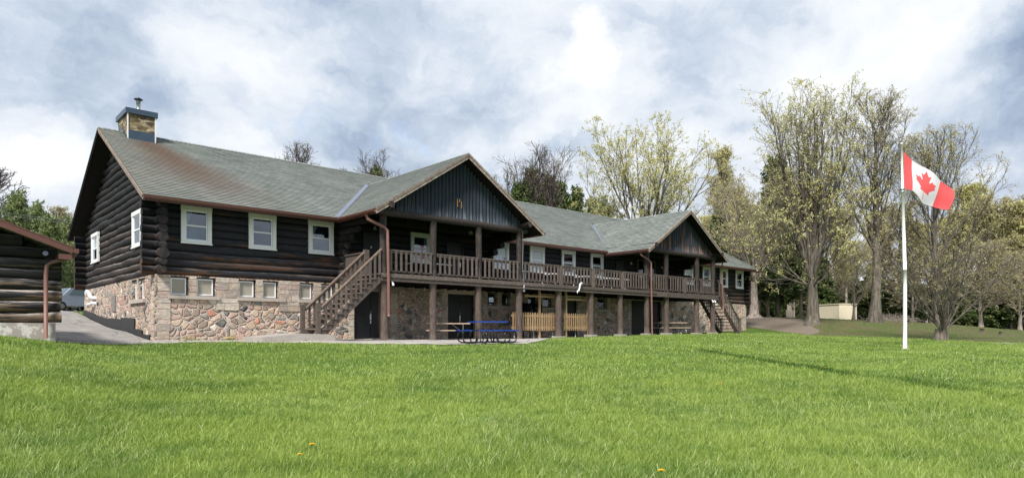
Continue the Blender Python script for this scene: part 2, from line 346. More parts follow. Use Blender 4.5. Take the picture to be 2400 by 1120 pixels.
def f_quoin(nt, o, r, b):
    g = noise(nt, o, 9, 6, .7); gg = noise(nt, scalev(nt, o, (3, 3, 9)), 1, 5, .6)
    c = ramp(nt, r, [(0, (.48, .42, .36)), (.3, (.56, .49, .42)), (.55, (.44, .34, .30)), (.75, (.50, .42, .32)), (.9, (.36, .30, .27)), (1, (.58, .53, .47))])
    return mix(nt, 1.0, c, ramp(nt, g, [(.3, (.7, .68, .66)), (.7, (1.2, 1.2, 1.2))]), 'MULTIPLY'), (gg, .8, .05)
MT['quoin'] = material('rough_cut_quoin', f_quoin, .85, .2)
def shingle(rust=False):
    def f(nt, o, r, b):
        uv = N(nt, 'ShaderNodeUVMap').outputs[0]
        br = N(nt, 'ShaderNodeTexBrick', {'Vector': uv, 'Color1': (.13, .13, .13, 1), 'Color2': (.95, .95, .95, 1), 'Mortar': (0, 0, 0, 1), 'Scale': 1.0, 'Mortar Size': .010, 'Brick Width': .33, 'Row Height': .185, 'Bias': 0.0, 'Mortar Smooth': .3}, offset=.5)
        sv = N(nt, 'ShaderNodeSeparateXYZ', {0: uv}).outputs
        row = M(nt, 'FRACT', M(nt, 'DIVIDE', sv[1], .185))
        n1 = noise(nt, scalev(nt, uv, (1, 1, 1)), .5, 5, .6); n2 = noise(nt, uv, 60, 2, .5); n3 = noise(nt, scalev(nt, uv, (1.6, 11, 1)), 1, 4, .6)
        tone = M(nt, 'ADD', M(nt, 'MULTIPLY', n1, .35), M(nt, 'ADD', M(nt, 'MULTIPLY', n2, .2), M(nt, 'ADD', M(nt, 'MULTIPLY', N(nt, 'ShaderNodeSeparateColor', {0: br.outputs[0]}).outputs[0], .2), M(nt, 'MULTIPLY', n3, .25))))
        c = ramp(nt, tone, [(.3, (.10, .115, .108)), (.44, (.158, .176, .164)), (.56, (.212, .230, .215)), (.72, (.30, .315, .297))])
        edge = M(nt, 'LESS_THAN', row, .16)
        c = mix(nt, M(nt, 'MULTIPLY', edge, M(nt, 'ADD', .35, M(nt, 'MULTIPLY', n3, .6))), c, (.04, .04, .04))
        if rust:
            s = N(nt, 'ShaderNodeSeparateXYZ', {0: o}).outputs
            # washed down the slope from the chimney, drifting to the right
            cx = M(nt, 'ADD', .95, M(nt, 'MULTIPLY', M(nt, 'SUBTRACT', 5.6, s[1]), .30))
            wd = M(nt, 'ADD', .75, M(nt, 'MULTIPLY', M(nt, 'SUBTRACT', 5.6, s[1]), .34))
            dx = M(nt, 'DIVIDE', M(nt, 'ABSOLUTE', M(nt, 'SUBTRACT', s[0], cx)), wd)
            m = M(nt, 'MULTIPLY', mrange(nt, dx, 1.4, .0), mrange(nt, s[1], -2.2, 3.8))
            m = M(nt, 'MULTIPLY', m, mrange(nt, s[1], 6.2, 5.6))
            m = M(nt, 'MULTIPLY', m, M(nt, 'ADD', .55, M(nt, 'MULTIPLY', n3, .8)))
            c = mix(nt, M(nt, 'MULTIPLY', m, .95, clamp=True), c, (.125, .082, .060))
            m2 = M(nt, 'MULTIPLY', mrange(nt, s[0], 1.2, -.2), mrange(nt, n1, .3, .6))
            c = mix(nt, M(nt, 'MULTIPLY', m2, .3), c, (.16, .135, .095))
        return c, (M(nt, 'ADD', row, M(nt, 'MULTIPLY', n2, .3)), .5, .02)
    return material('rust_stained_shingles' if rust else 'grey_green_shingles', f, .9, .2)
MT['roof'] = shingle(); MT['roof_rust'] = shingle(True)
def f_chim(nt, o, r, b):
    br = N(nt, 'ShaderNodeTexVoronoi', {'Vector': scalev(nt, o, (1.3, 1.3, 3.2)), 'Scale': 2.0})
    g = noise(nt, o, 7, 6, .75)
    c = ramp(nt, M(nt, 'ADD', M(nt, 'MULTIPLY', g, .6), M(nt, 'MULTIPLY', N(nt, 'ShaderNodeSeparateColor', {0: br.outputs['Color']}).outputs[0], .4)), [(.3, (.06, .05, .035)), (.45, (.17, .13, .075)), (.58, (.26, .21, .12)), (.68, (.44, .38, .30)), (.8, (.62, .56, .48))])
    return c, (g, .8, .06)
MT['chimney'] = material('mossy_chimney_stone', f_chim, .9, .2)
def f_paving(c0, c1, c2):
    def f(nt, o, r, b):
        a = noise(nt, o, .6, 5, .6); g = noise(nt, o, 40, 3, .7); s = noise(nt, scalev(nt, o, (3, .5, 1)), 1, 4, .6)
        cr = N(nt, 'ShaderNodeTexVoronoi', {'Vector': VM(nt, 'ADD', o, VM(nt, 'SCALE', N(nt, 'ShaderNodeTexNoise', {'Vector': o, 'Scale': 1.5}).outputs['Color'], scale=.8)), 'Scale': .45}, feature='DISTANCE_TO_EDGE').outputs[0]
        x = M(nt, 'ADD', M(nt, 'MULTIPLY', a, .4), M(nt, 'ADD', M(nt, 'MULTIPLY', g, .3), M(nt, 'MULTIPLY', s, .3)))
        c = ramp(nt, x, [(.35, c0), (.5, c1), (.65, c2)])
        return mix(nt, mrange(nt, cr, .018, .0, 0, .7), c, tuple(v*.35 for v in c0)), (g, .4, .01)
    return f
MT['asphalt'] = material('old_grey_asphalt', f_paving((.19, .18, .172), (.265, .25, .24), (.34, .325, .31)), .9, .2)
MT['patio'] = material('pale_concrete_paving', f_paving((.27, .25, .235), (.37, .345, .325), (.45, .42, .39)), .9, .2)

# ---------------------------------------------------------------- terrain
ctl = []
def cu(u, d, z): x, y = at(u, d); ctl.append((x, y, z))
def cx(x, y, z): ctl.append((x, y, z))
for u in (-400, 300, 1200, 2100, 2800): cu(u, 1.5, -.76)
for u in (-300, 0, 600, 1200, 1800, 2400, 2700): cu(u, 5.5, -.74)
cu(0, 9, -.42); cu(-400, 9, -.2); cu(0, 12, -.06); cu(0, 15, .24); cu(-400, 15, .6); cu(130, 16.2, .04); cu(250, 17, -.06)
cu(400, 11, -.62); cu(800, 12, -.62); cu(1200, 12, -.62); cu(1700, 12, -.64); cu(2400, 12, -.60)
cu(400, 15.5, -.33); cu(800, 16, -.37); cu(1200, 17, -.36); cu(1700, 18, -.42); cu(2121, 20, -.50); cu(2400, 20, -.48)
cu(365, 19, -.045); cu(700, 20.2, -.08); cu(1000, 22.5, -.10); cu(1200, 25, -.02); cu(1400, 27, .04)
cu(1700, 25, -.20); cu(1700, 34, .06); cu(2121, 26, -.33); cu(2400, 26, -.37); cu(2700, 26, -.4)
for x, z in ((0, .0), (7, 0), (14, 0), (18, .03), (21, .08), (24, .12), (28, .15), (31, .17)): cx(x, -3.6, z)
for x, z in ((7, 0), (14, 0), (20, .05), (28, .14), (35, .3)): cx(x, 0.0, z)
cx(16.5, -5.5, .03); cx(20, -5.5, .10); cx(24, -5.5, .16); cx(28, -5.5, .18); cx(32, -5.5, .17)
cx(34, -3.3, .13); cx(38, -3, .22); cx(40.7, -.4, .42); cx(42, -2, .42)
cx(0, -.8, .0); cx(-.1, 1.0, .07); cx(-.1, 2.7, .25); cx(-.1, 6.9, .50); cx(-.1, 12.6, 1.12)
cx(-3.5, -4.0, .06); cx(-3.3, 0, .15); cx(-3, 6, .62); cx(-2, 14, 1.33); cx(-9, -6, .35); cx(-10, 4, .7)
cu(150, 36, 1.42); cu(150, 46, 1.72); cu(170, 62, 2.02); cu(0, 62, 2.2); cu(400, 62, 2.3); cu(0, 100, 3); cu(700, 80, 2.5)
cx(20, 15, 1.3); cx(40, 16, 1.5); cx(41, 8, 1.0)
cu(1800, 42, .22); cu(1900, 42, .03); cu(2050, 41, -.02); cu(2200, 37, -.19); cu(2400, 33, -.30); cu(2700, 33, -.35)
cu(2210, 42, .03); cu(2400, 44, -.02); cu(1780, 56, 1.40); cu(1905, 50, .93); cu(2050, 52, .97); cu(2200, 60, 1.02); cu(2400, 60, .32); cu(2700, 60, .2)
cu(1990, 85, 1.48); cu(1780, 90, 1.9); cu(2330, 80, .55); cu(2700, 90, .4); cu(1860, 125, 2.75); cu(1500, 110, 2.8); cu(2300, 140, 1.8); cu(1200, 160, 4); cu(300, 160, 4)
ctl = np.array(ctl)
MQ = 3.0
def phi(r2): return np.sqrt(r2+MQ*MQ)
_A = phi(((ctl[:, None, :2]-ctl[None, :, :2])**2).sum(-1)); _n = len(ctl)
_K = np.zeros((_n+3, _n+3)); _K[:_n, :_n] = _A+np.eye(_n)*-.08; _K[:_n, _n] = 1; _K[:_n, n1:=_n+1] = ctl[:, 0]; _K[:_n, _n+2] = ctl[:, 1]
_K[_n:, :_n] = _K[:_n, _n:].T
_w = np.linalg.solve(_K, np.concatenate([ctl[:, 2], [0, 0, 0]]))
def seg_dist(X, Y, a, b):
    ax, ay = a; bx, by = b; dx, dy = bx-ax, by-ay; L2 = dx*dx+dy*dy
    t = np.clip(((X-ax)*dx+(Y-ay)*dy)/L2, 0, 1); return np.hypot(X-ax-t*dx, Y-ay-t*dy), t
RUT = [at(1650, 21.5), at(1820, 17.2), at(2050, 13.0), at(2230, 11.0), at(2420, 9.6), at(2700, 8.6)]
def TZ(X, Y):
    X = np.atleast_1d(np.asarray(X, float)); Y = np.atleast_1d(np.asarray(Y, float)); sh = X.shape; X = X.ravel(); Y = Y.ravel()
    out = np.empty(len(X))
    for i in range(0, len(X), 20000):
        x = X[i:i+20000]; y = Y[i:i+20000]
        r2 = (x[:, None]-ctl[None, :, 0])**2+(y[:, None]-ctl[None, :, 1])**2
        out[i:i+20000] = phi(r2)@_w[:_n]+_w[_n]+_w[_n+1]*x+_w[_n+2]*y
    far = np.hypot(X-15, Y-5)
    out = np.where(far > 170, out*0+2.5+(out-2.5)*np.exp(-(np.maximum(far-170, 0))/60), out)
    dr = np.full(len(X), 9e9)
    for a, b in zip(RUT[:-1], RUT[1:]): d, t = seg_dist(X, Y, a, b); dr = np.minimum(dr, d)
    wob = .5+.5*np.sin(X*2.1+Y*1.3)*np.sin(X*.7-Y*2.3)
    out = out-.13*np.exp(-(dr/.20)**2)*(.55+.45*wob)+.05*np.exp(-(dr/.55)**2)
    out = out+.018*np.sin(X*1.7+.6*np.sin(Y*1.1))*np.sin(Y*1.3+.7*np.sin(X*.9))+.010*np.sin(X*4.1+Y*2.2)*np.sin(Y*3.7-X)
    return out.reshape(sh)
def tz(x, y): return float(TZ([x], [y])[0])
def grid_mesh(name, mats, xs, ys, lift=0, mask=None):
    Xg, Yg = np.meshgrid(xs, ys, indexing='ij'); Zg = TZ(Xg, Yg)+lift
    V = np.stack([Xg, Yg, Zg], -1).reshape(-1, 3); nx, ny = len(xs), len(ys)
    I = np.arange(nx*ny).reshape(nx, ny)
    q = np.stack([I[:-1, :-1], I[1:, :-1], I[1:, 1:], I[:-1, 1:]], -1).reshape(-1, 4)
    return new_mesh(name, V, q.ravel(), np.arange(len(q))*4, mats, None, None, True)
# where lawn gives way to leaf litter on the far bank (camera-free: a line on the ground)
LIT = [at(1400, 60), (42.3, -1.6), at(1905, 43), at(2050, 42), at(2200, 39), at(2400, 35), at(2900, 35)]
def f_ground(nt, o, r, b):
    s = N(nt, 'ShaderNodeSeparateXYZ', {0: o}).outputs
    n1 = noise(nt, o, .35, 5, .6); n2 = noise(nt, o, 2.5, 5, .65); n3 = noise(nt, o, 25, 4, .7)
    lawn = ramp(nt, M(nt, 'ADD', M(nt, 'MULTIPLY', n2, .5), M(nt, 'MULTIPLY', n3, .5)), [(.3, (.03, .05, .010)), (.5, (.07, .12, .02)), (.7, (.13, .20, .035))])
    lawn = mix(nt, mrange(nt, n1, .4, .7, 0, .5), lawn, (.10, .17, .03))
    lit = ramp(nt, M(nt, 'ADD', M(nt, 'MULTIPLY', n2, .45), M(nt, 'MULTIPLY', n3, .55)), [(.3, (.05, .052, .020)), (.48, (.095, .095, .040)), (.62, (.15, .13, .07)), (.78, (.26, .22, .16))])
    lit = mix(nt, mrange(nt, n1, .42, .62, 0, .75), lit, mix(nt, n3, (.05, .085, .018), (.10, .15, .035)))
    # signed side of the litter line, built from its segments
    # distance along the forest bank: use attribute painted per vertex
    zone = N(nt, 'ShaderNodeAttribute', attribute_name='litter').outputs['Fac']
    grav = N(nt, 'ShaderNodeAttribute', attribute_name='gravel').outputs['Fac']
    zz = mrange(nt, M(nt, 'ADD', zone, M(nt, 'MULTIPLY', M(nt, 'SUBTRACT', n2, .5), .5)), .4, .62)
    gg = mrange(nt, M(nt, 'ADD', grav, M(nt, 'MULTIPLY', M(nt, 'SUBTRACT', n2, .5), .5)), .35, .65)
    c = mix(nt, zz, lawn, lit)
    gc = ramp(nt, n3, [(.3, (.10, .08, .062)), (.5, (.19, .155, .125)), (.7, (.30, .26, .22))])
    return mix(nt, gg, c, gc), (n3, .6, .04)
MT['ground'] = material('lawn_and_leaf_litter', f_ground, .9, .15)
def inpoly(X, Y, poly):
    ins = np.zeros(X.shape, bool); n = len(poly)
    for i in range(n):
        x1, y1 = poly[i]; x2, y2 = poly[(i+1) % n]
        c = ((y1 > Y) != (y2 > Y)) & (X < (x2-x1)*(Y-y1)/(y2-y1+1e-12)+x1); ins ^= c
    return ins
LITPOLY = LIT+[(300, -120), (300, 300), (-100, 300), (-60, 40), (-3, 40), (-2, 16), (45, 14)]
GRAVPOLY = [(42.0, -1.4), at(1900, 44), at(1925, 46.5), at(1905, 49), at(1880, 54), at(1800, 58), (44, 6)]
FIELDPOLY = [at(1750, 100), at(1900, 100), at(1990, 200), at(1600, 200)]
PATIO = [(-.6, .2), (-.9, -3.2), (2, -4.1), (5, -5.8), (8, -7.9), (9.6, -8.5), (11.5, -7.6), (14, -5.7), (16.2, -4.4), (17.5, -3.0), (20, -2.6), (31, -2.4), (31, .2)]
DRIVE = [(-.1, -.2), (-.9, -3.2), (-2.2, -4.2), (-3.6, -4.2), (-3.6, 8), (-6, 16), (-12, 30), (-14, 60), (2, 60), (8, 50), (1, 30), (-.1, 13.2)]
def build_terrain():
    a = np.linspace(-7, 7, 260); xs = 8+14*np.sinh(a*.6)/np.sinh(1.2)*1.0
    xs = np.unique(np.concatenate([np.arange(-14, 50, .28), np.linspace(50, 140, 90), np.linspace(140, 900, 60), np.linspace(-80, -14, 60), np.linspace(-700, -80, 40)]))
    ys = np.unique(np.concatenate([np.arange(-27, 16, .28), np.linspace(16, 120, 90), np.linspace(120, 900, 60), np.linspace(-80, -27, 50), np.linspace(-600, -80, 30)]))
    me = grid_mesh('ground', [MT['ground']], xs, ys)
    co = np.empty(len(me.vertices)*3, np.float32); me.vertices.foreach_get('co', co); co = co.reshape(-1, 3)
    for nm, poly, soft in (('litter', LITPOLY, 1.0), ('gravel', GRAVPOLY, .8)):
        v = inpoly(co[:, 0], co[:, 1], poly).astype(np.float32)
        if nm == 'litter': v[inpoly(co[:, 0], co[:, 1], FIELDPOLY)] = 0
        v = v.reshape(len(xs), len(ys))
        for _ in range(3):
            v[1:-1, 1:-1] = (v[1:-1, 1:-1]*2+v[:-2, 1:-1]+v[2:, 1:-1]+v[1:-1, :-2]+v[1:-1, 2:])/6
        at_ = me.attributes.new(nm, 'FLOAT', 'POINT'); at_.data.foreach_set('value', v.ravel())
    link('ground', me, kind='structure', label='green lawn sloping up to leaf litter under the trees')
build_terrain()
def sheet(name, poly, mat, lift, step=.35, label=None):
    """a paved sheet draped on the ground, cut to a polygon"""
    P = np.array(poly); x0, y0 = P.min(0); x1, y1 = P.max(0)
    import bmesh
    from mathutils import Vector
    bm = bmesh.new(); vs = [bm.verts.new((x, y, 0)) for x, y in poly]; bm.faces.new(vs)
    for ax, lo, hi in ((0, x0, x1), (1, y0, y1)):
        n = int((hi-lo)/step)
        for i in range(1, n+1):
            c = lo+(hi-lo)*i/(n+1)
            bmesh.ops.bisect_plane(bm, geom=bm.verts[:]+bm.edges[:]+bm.faces[:], plane_co=(c, 0, 0) if ax == 0 else (0, c, 0), plane_no=(1, 0, 0) if ax == 0 else (0, 1, 0))
    X = [v.co.x for v in bm.verts]; Y = [v.co.y for v in bm.verts]; Z = TZ(X, Y)
    for v, z in zip(bm.verts, Z): v.co.z = z+lift
    bmesh.ops.recalc_face_normals(bm, faces=bm.faces[:])
    if sum(f.normal.z for f in bm.faces) < 0: bmesh.ops.reverse_faces(bm, faces=bm.faces[:])
    me = bpy.data.meshes.new(name); bm.to_mesh(me); bm.free(); me.materials.append(mat)
    link(name, me, kind='structure', label=label)
def densify(poly, amp=.07, step=.4):
    out = []
    for i in range(len(poly)):
        a = np.array(poly[i]); b = np.array(poly[(i+1) % len(poly)]); n = max(1, int(np.linalg.norm(b-a)/step))
        for k in range(n):
            p = a+(b-a)*k/n
            if k: p = p+rng.normal(0, amp, 2)
            out.append((float(p[0]), float(p[1])))
    return out
sheet('patio', densify(PATIO, .10), MT['patio'], .022, label='pale concrete paving in front of the lodge')
sheet('driveway', DRIVE, MT['asphalt'], .018, .5, label='grey asphalt driveway rising between cabin and lodge')
cp = [at(u, d) for u, d in ((2262, 34.2), (2330, 33.4), (2400, 33), (2600, 32.5), (2600, 32.1), (2400, 32.7), (2330, 33.1), (2262, 34.0))]
sheet('path', cp, MT['patio'], .03, label='thin pale edge of a path across the far lawn')

# ================================================================ THE LODGE
L = thing('log_lodge', 'long two storey black log lodge on a fieldstone basement with two gabled porches', 'lodge')
EZ, EY, RY, RZ = 4.95, -.87, 6.37, 8.81
SL = (RZ-EZ)/(RY-EY)
XL0, XL1 = 0.0, 40.7
WT, WB, ST = 4.88, 3.54, 2.37
BW = 12.74                                           # back of the house
up_win = [(.83, 1.88, 'glass', 'glass'), (3.24, 4.30, 'glass', 'glass'), (5.65, 6.74, 'glass', 'glass'), (10.57, 11.65, 'glass', 'glass'),
          (15.47, 16.53, 'blind', 'glass'), (18.04, 19.12, 'blind', 'blind'), (20.48, 21.57, 'glass', 'glass'), (22.91, 24.01, 'glass', 'glass'),
          (32.36, 33.43, 'blind', 'glass'), (34.66, 35.68, 'glass', 'glass'), (36.93, 37.95, 'glass', 'glass'), (39.11, 40.17, 'glass', 'glass')]
up_door = [(8.15, 9.15), (12.6, 13.6), (25.2, 26.2)]
PW = (27.29, 29.16, 3.50, 4.86)                      # boarded porch window
low_win = [(.50, 1.11), (1.38, 2.05), (2.90, 3.54), (3.80, 4.42), (5.30, 5.89), (6.22, 6.81), (15.16, 15.78), (16.09, 16.68), (17.92, 18.71), (19.03, 19.72), (23.53, 24.38), (35.2, 35.9)]
LW0, LW1 = 1.66, 2.33
low_door = [(7.74, 9.45, 2.10), (12.69, 14.31, 2.15), (20.92, 21.80, 2.22), (26.74, 29.85, 2.28)]

def wall_boxes(mb, a0, a1, z0, z1, holes, put):
    xs = sorted({a0, a1, *[h[0] for h in holes], *[h[1] for h in holes]})
    for x0, x1 in zip(xs[:-1], xs[1:]):
        hs = sorted([(h[2], h[3]) for h in holes if h[0] <= x0+1e-6 and h[1] >= x1-1e-6]); z = z0
        for h0, h1 in hs:
            if h0 > z: put(mb, x0, x1, z, h0)
            z = h1
        if z < z1: put(mb, x0, x1, z, z1)
holes = [(a, b, LW0, LW1) for a, b in low_win]+[(a, b, -.6, z) for a, b, z in low_door]
mb = MB()
wall_boxes(mb, XL0, XL1, -.6, ST, holes, lambda m, a, b, c, d: m.box(a, b, 0, .42, c, d))
wall_boxes(mb, .42, BW, -.6, ST, [(1.39, 2.26, 1.57, 2.33), (2.45, 3.30, 1.57, 2.33)], lambda m, a, b, c, d: m.box(0, .42, a, b, c, d))
mb.box(XL1-.42, XL1, .42, BW, -.6, ST); mb.box(.42, XL1-.42, BW-.42, BW, -.6, ST)
mb.build('stone_foundation', MT['stone'], L)
def quoins(x0, x1, z0, z1, side='front', jit=.05):
    z = z0; mb = MB()
    while z < z1-.04:
        h = min(random.uniform(.15, .30), z1-z)
        if z1-(z+h) < .1: h = z1-z
        p = random.uniform(.014, .034); g = .008
        a, b = x0+g+random.uniform(0, jit), x1-g-random.uniform(0, jit)
        if b-a > .5 and random.random() < .6:
            c = a+(b-a)*random.uniform(.35, .65); parts = [(a, c-g), (c+g, b)]
        else: parts = [(a, b)]
        for q0, q1 in parts:
            if side == 'front': mb.box(q0, q1, -p, .05, z+g, z+h-g)
            else: mb.box(-p, .05, q0, q1, z+g, z+h-g)
        z += h
    mb.build('stone_quoin', MT['quoin'], L)
for a, b in ((1.11, 1.38), (3.54, 3.80), (5.89, 6.22), (15.78, 16.09), (18.71, 19.03)): quoins(a, b, LW0-.05, ST, jit=.01)
for a, b in ((.06, .50), (2.05, 2.90), (4.42, 5.30), (6.81, 7.25), (14.9, 15.16), (16.68, 17.1), (23.2, 23.53), (24.38, 24.7)): quoins(a, b, 1.15, ST, jit=.03)
quoins(7.42, 7.72, -.3, ST); quoins(9.47, 9.9, -.3, ST); quoins(12.3, 12.67, -.3, 2.2); quoins(14.33, 14.6, -.3, 2.2); quoins(26.35, 26.72, -.3, 2.3); quoins(29.87, 30.3, -.3, 2.3)
quoins(.03, .5, -.3, 1.15); quoins(.03, .5, -.3, ST, 'side', .12); quoins(40.25, 40.68, -.3, ST); quoins(2.26, 2.45, 1.55, ST, 'side', .01); quoins(12.3, 12.7, .9, ST, 'side')
for a, b, z in low_door[1:]:
    mb = MB(); mb.box(a-.25, b+.25, -.035, .3, z+.004, ST-.004); mb.build('stone_lintel', MT['quoin'], L)
mb = MB()
mb.box(.3, XL1-.3, .3, BW-.3, -.5, ST+.02)
mb.box(.25, XL1-.25, .25, BW-.25, ST+.03, EZ+.4)
mb.build('inner_light_block', MT['under'], L)  # unseen dark solid inside the walls, added to block light
for a, b in ((.42, 2.17), (2.82, 4.68), (5.23, 6.95), (15.05, 16.8), (17.8, 19.9), (23.4, 24.5), (35.0, 36.2)):
    mb = MB(); mb.box(a, b, -.09, .06, 1.525, 1.652); mb.build('window_sill', MT['sill'], L)
mb = MB(); mb.box(-.09, .06, 1.28, 3.45, 1.42, 1.555); mb.build('window_sill', MT['sill'], L)

def screen(a0, a1, z0, z1, side='front', dark=False):
    def bx(m, p0, p1, y0, y1, q0, q1): return m.box(p0, p1, y0, y1, q0, q1) if side == 'front' else m.box(y0, y1, p0, p1, q0, q1)
    f = MB(); w = .045; s = (a1-a0)*.86; b0 = a0+.02; b1 = b0+s; t0, t1 = z0+.02, z1-.05
    bx(f, b0, b1, .10, .15, t0, t0+w); bx(f, b0, b1, .10, .15, t1-w, t1); bx(f, b0, b0+w, .10, .15, t0+w, t1-w); bx(f, b1-w, b1, .10, .15, t0+w, t1-w)
    o = f.build('basement_window', MT['sash'] if not dark else MT['brown_pale'], L)
    g = MB(); bx(g, b0+w, b1-w, .125, .135, t0+w, t1-w)
    g.build('wire_screen' if not dark else 'pane', MT['wire'] if not dark else MT['glass'], o)
    d = MB(); bx(d, a0, a1, .22, .24, z0, z1); d.build('backing', MT['black'], o)
for i, (a, b) in enumerate(low_win): screen(a, b, LW0, LW1, dark=i in (6, 7, 8, 9, 10))
screen(1.39, 2.26, 1.57, 2.33, 'side'); screen(2.45, 3.30, 1.57, 2.33, 'side')

def basement_door(a, b, zt, double=True, z0=-.05):
    f = MB(); f.box(a, a+.06, .1, .2, z0, zt); f.box(b-.06, b, .1, .2, z0, zt); f.box(a+.06, b-.06, .1, .2, zt-.06, zt)
    o = f.build('basement_door', MT['black'], L)
    n = 2 if double else 1; w = (b-a-.12)/n
    for i in range(n):
        x0 = a+.06+i*w+.008; d = MB(); d.box(x0, x0+w-.016, .13, .17, z0, zt-.07, rnd=.5)
        d.build('door_leaf', MT['black'], o)
    xm = (a+b)/2-.02 if double else b-.2
    h = MB(); h.box(xm-.04, xm+.04, .10, .126, .86, 1.12); h.tube([(xm, .125, 1.16), (xm, .07, 1.19), (xm, .07, 1.36), (xm, .125, 1.39)], .014, 6)
    h.box(xm-.03, xm+.03, .10, .126, .70, .83); h.build('door_pull', MT['steel'], o)
basement_door(7.74, 9.45, 2.10); basement_door(12.69, 14.31, 2.15); basement_door(20.92, 21.80, 2.22, False); basement_door(26.74, 29.85, 2.28, z0=.05)

# ---- log walls
def cut(x0, x1, holes, z, r):
    segs = [(x0, x1)]
    for a, b, z0, z1 in holes:
        if z+r*.55 > z0 and z-r*.55 < z1:
            ns = []
            for s0, s1 in segs:
                if b <= s0 or a >= s1: ns.append((s0, s1)); continue
                if a > s0: ns.append((s0, a))
                if b < s1: ns.append((b, s1))
            segs = ns
    return segs
DZ = .287; LR = .151
uh = [(a+.06, b-.06, WB+.05, WT-.05) for a, b, *_ in up_win]+[(a, b, 2.3, 4.66) for a, b in up_door]+[(PW[0]+.05, PW[1]-.05, PW[2]+.05, PW[3]-.05)]
mb = MB()
for i in range(9):
    z = ST+.15+DZ*i; bl = [0, 13.1, 27.6, XL1+.35]
    for a, b in zip(bl[:-1], bl[1:]):
        a = -.38-random.uniform(0, .05) if a == 0 else a
        for s0, s1 in cut(a, b, uh, z, LR):
            if s1-s0 > .05: mb.log((s0, .145, z), (s1, .145, z), LR, 12, .03, .5)
mb.build('front_log_wall', MT['log_x'], L)
mb = MB(); mb2 = MB(); gh = [(1.72, 2.95, 3.58, 4.83), (9.37, 10.7, 3.58, 4.83)]
for i in range(24):
    z = ST+DZ*(i+.5); y0 = (z+.30-EZ)/SL+EY
    if z < 4.9: y0 = -.37-random.uniform(0, .06)
    y1 = 2*RY-y0
    if y1-y0 < .5: break
    for s0, s1 in cut(y0, y1, gh, z, LR): mb.log((.145, s0, z), (.145, s1, z), LR*random.uniform(.94, 1.06), 12, .045, .5, sag=.016)
    mb2.log((XL1-.145, y0, z), (XL1-.145, y1, z), LR, 8, .03, 1.5)
# swelling round butt ends of the cross logs at the near corner
for i in range(9):
    z = ST+DZ*(i+.5); rr = LR*random.choice((.82, 1.0, 1.18, 1.25))
    mb.tube([(.145, -.30, z), (.145, -.45-random.uniform(0, .07), z)], [rr*.96, rr], 14)
mb.build('gable_log_wall', MT['log_y'], L); mb2.build('gable_log_wall', MT['log_y'], L)
mb = MB()
for i in range(9):
    z = ST+.15+DZ*i; mb.log((-.45, BW-.145, z), (XL1+.35, BW-.145, z), LR, 8, .03, 2.0)
mb.build('back_log_wall', MT['log_x'], L)
# cross-wall log ends curving out as porch brackets
for X in (7.15, 14.95, 31.15):
    mb = MB()
    for i in range(9):
        z = ST+DZ*(i+.5); t = (z-3.5)/1.45
        ln = .34+random.uniform(-.03, .03)+(max(0, t)**2.2)*2.3
        mb.log((X, .1, z), (X, -ln, z), LR*random.uniform(.9, 1.1), 12, .03, .5)
    mb.build('log_bracket', MT['log_y'], L)

# ---- upper windows
MT['room'] = plain('dim_room', (.035, .04, .045), .9, .1, var=.5, sc=1.5)
def window(a0, a1, z0, z1, side='front', top='glass', bot='glass', curt=''):
    def bx(m, p0, p1, y0, y1, q0, q1): return m.box(p0, p1, y0, y1, q0, q1) if side == 'front' else m.box(y0, y1, p0, p1, q0, q1)
    w = .135; f = MB()
    bx(f, a0, a0+w, -.075, .01, z0, z1-w-.02); bx(f, a1-w, a1, -.075, .01, z0, z1-w-.02); bx(f, a0-.012, a1+.012, -.082, .01, z1-w-.017, z1)
    bx(f, a0+w, a1-w, -.07, .01, z0, z0+.10); bx(f, a0-.02, a1+.02, -.10, -.078, z0-.025, z0+.025)
    for q in (a0+w, a1-w-.02): bx(f, q, q+.02, .01, .10, z0+.1, z1-w)
    o = f.build('window', MT['white'], L)
    s = MB(); b0, b1, c0, c1 = a0+w+.004, a1-w-.004, z0+.104, z1-w-.02; t = .048; zm = (c0+c1)/2-.01
    bx(s, b0, b0+t, -.035, .02, c0, c1); bx(s, b1-t, b1, -.035, .02, c0, c1); bx(s, b0+t, b1-t, -.035, .02, c0, c0+t); bx(s, b0+t, b1-t, -.035, .02, c1-t, c1); bx(s, b0+t, b1-t, -.045, .02, zm-.022, zm+.028)
    s.build('sash', MT['sash'], o)
    for (q0, q1, m) in ((c0+t, zm-.022, bot), (zm+.028, c1-t, top)):
        g = MB(); bx(g, b0+t, b1-t, -.012, .0, q0, q1); g.build('pane', MT[m], o)
    r_ = MB(); bx(r_, a0+.08, a1-.08, .16, .18, z0+.06, z1-.06)
    for (p0, p1) in ((a0+.07, a0+.085), (a1-.085, a1-.07)): bx(r_, p0, p1, .02, .18, z0+.06, z1-.06)
    r_.build('room_backing', MT['room'], o)
    if curt:
        c_ = MB(); ww = b1-b0
        for cu_ in curt:
            if cu_ == 'L': pts = [(b0+t-.02, zm), (b0+t+ww*.06, zm), (b0+t+ww*.30, c1), (b0+t-.02, c1)]
            elif cu_ == 'R': pts = [(b1-t+.02, c0), (b1-t+.02, c1), (b1-t-ww*.16, c1), (b1-t-ww*.10, c0)]
            elif cu_ == 'H': pts = [(b0+t-.02, zm-.15), (b1-t+.02, zm-.15), (b1-t+.02, c1), (b0+t-.02, c1)]
            c_.prism(pts, 'y' if side == 'front' else 'x', .05, .065)
        c_.build('curtain', MT['curtain'], o)
for (a, b, t, bo), cc_ in zip(up_win, ('L', '', 'L', 'R', '', '', 'H', '', '', 'H', 'R', '')): window(a, b, WB, WT, 'front', t, bo, cc_)
window(1.66, 3.01, 3.53, 4.88, 'side'); window(9.31, 10.77, 3.53, 4.88, 'side', 'blind', 'glass')
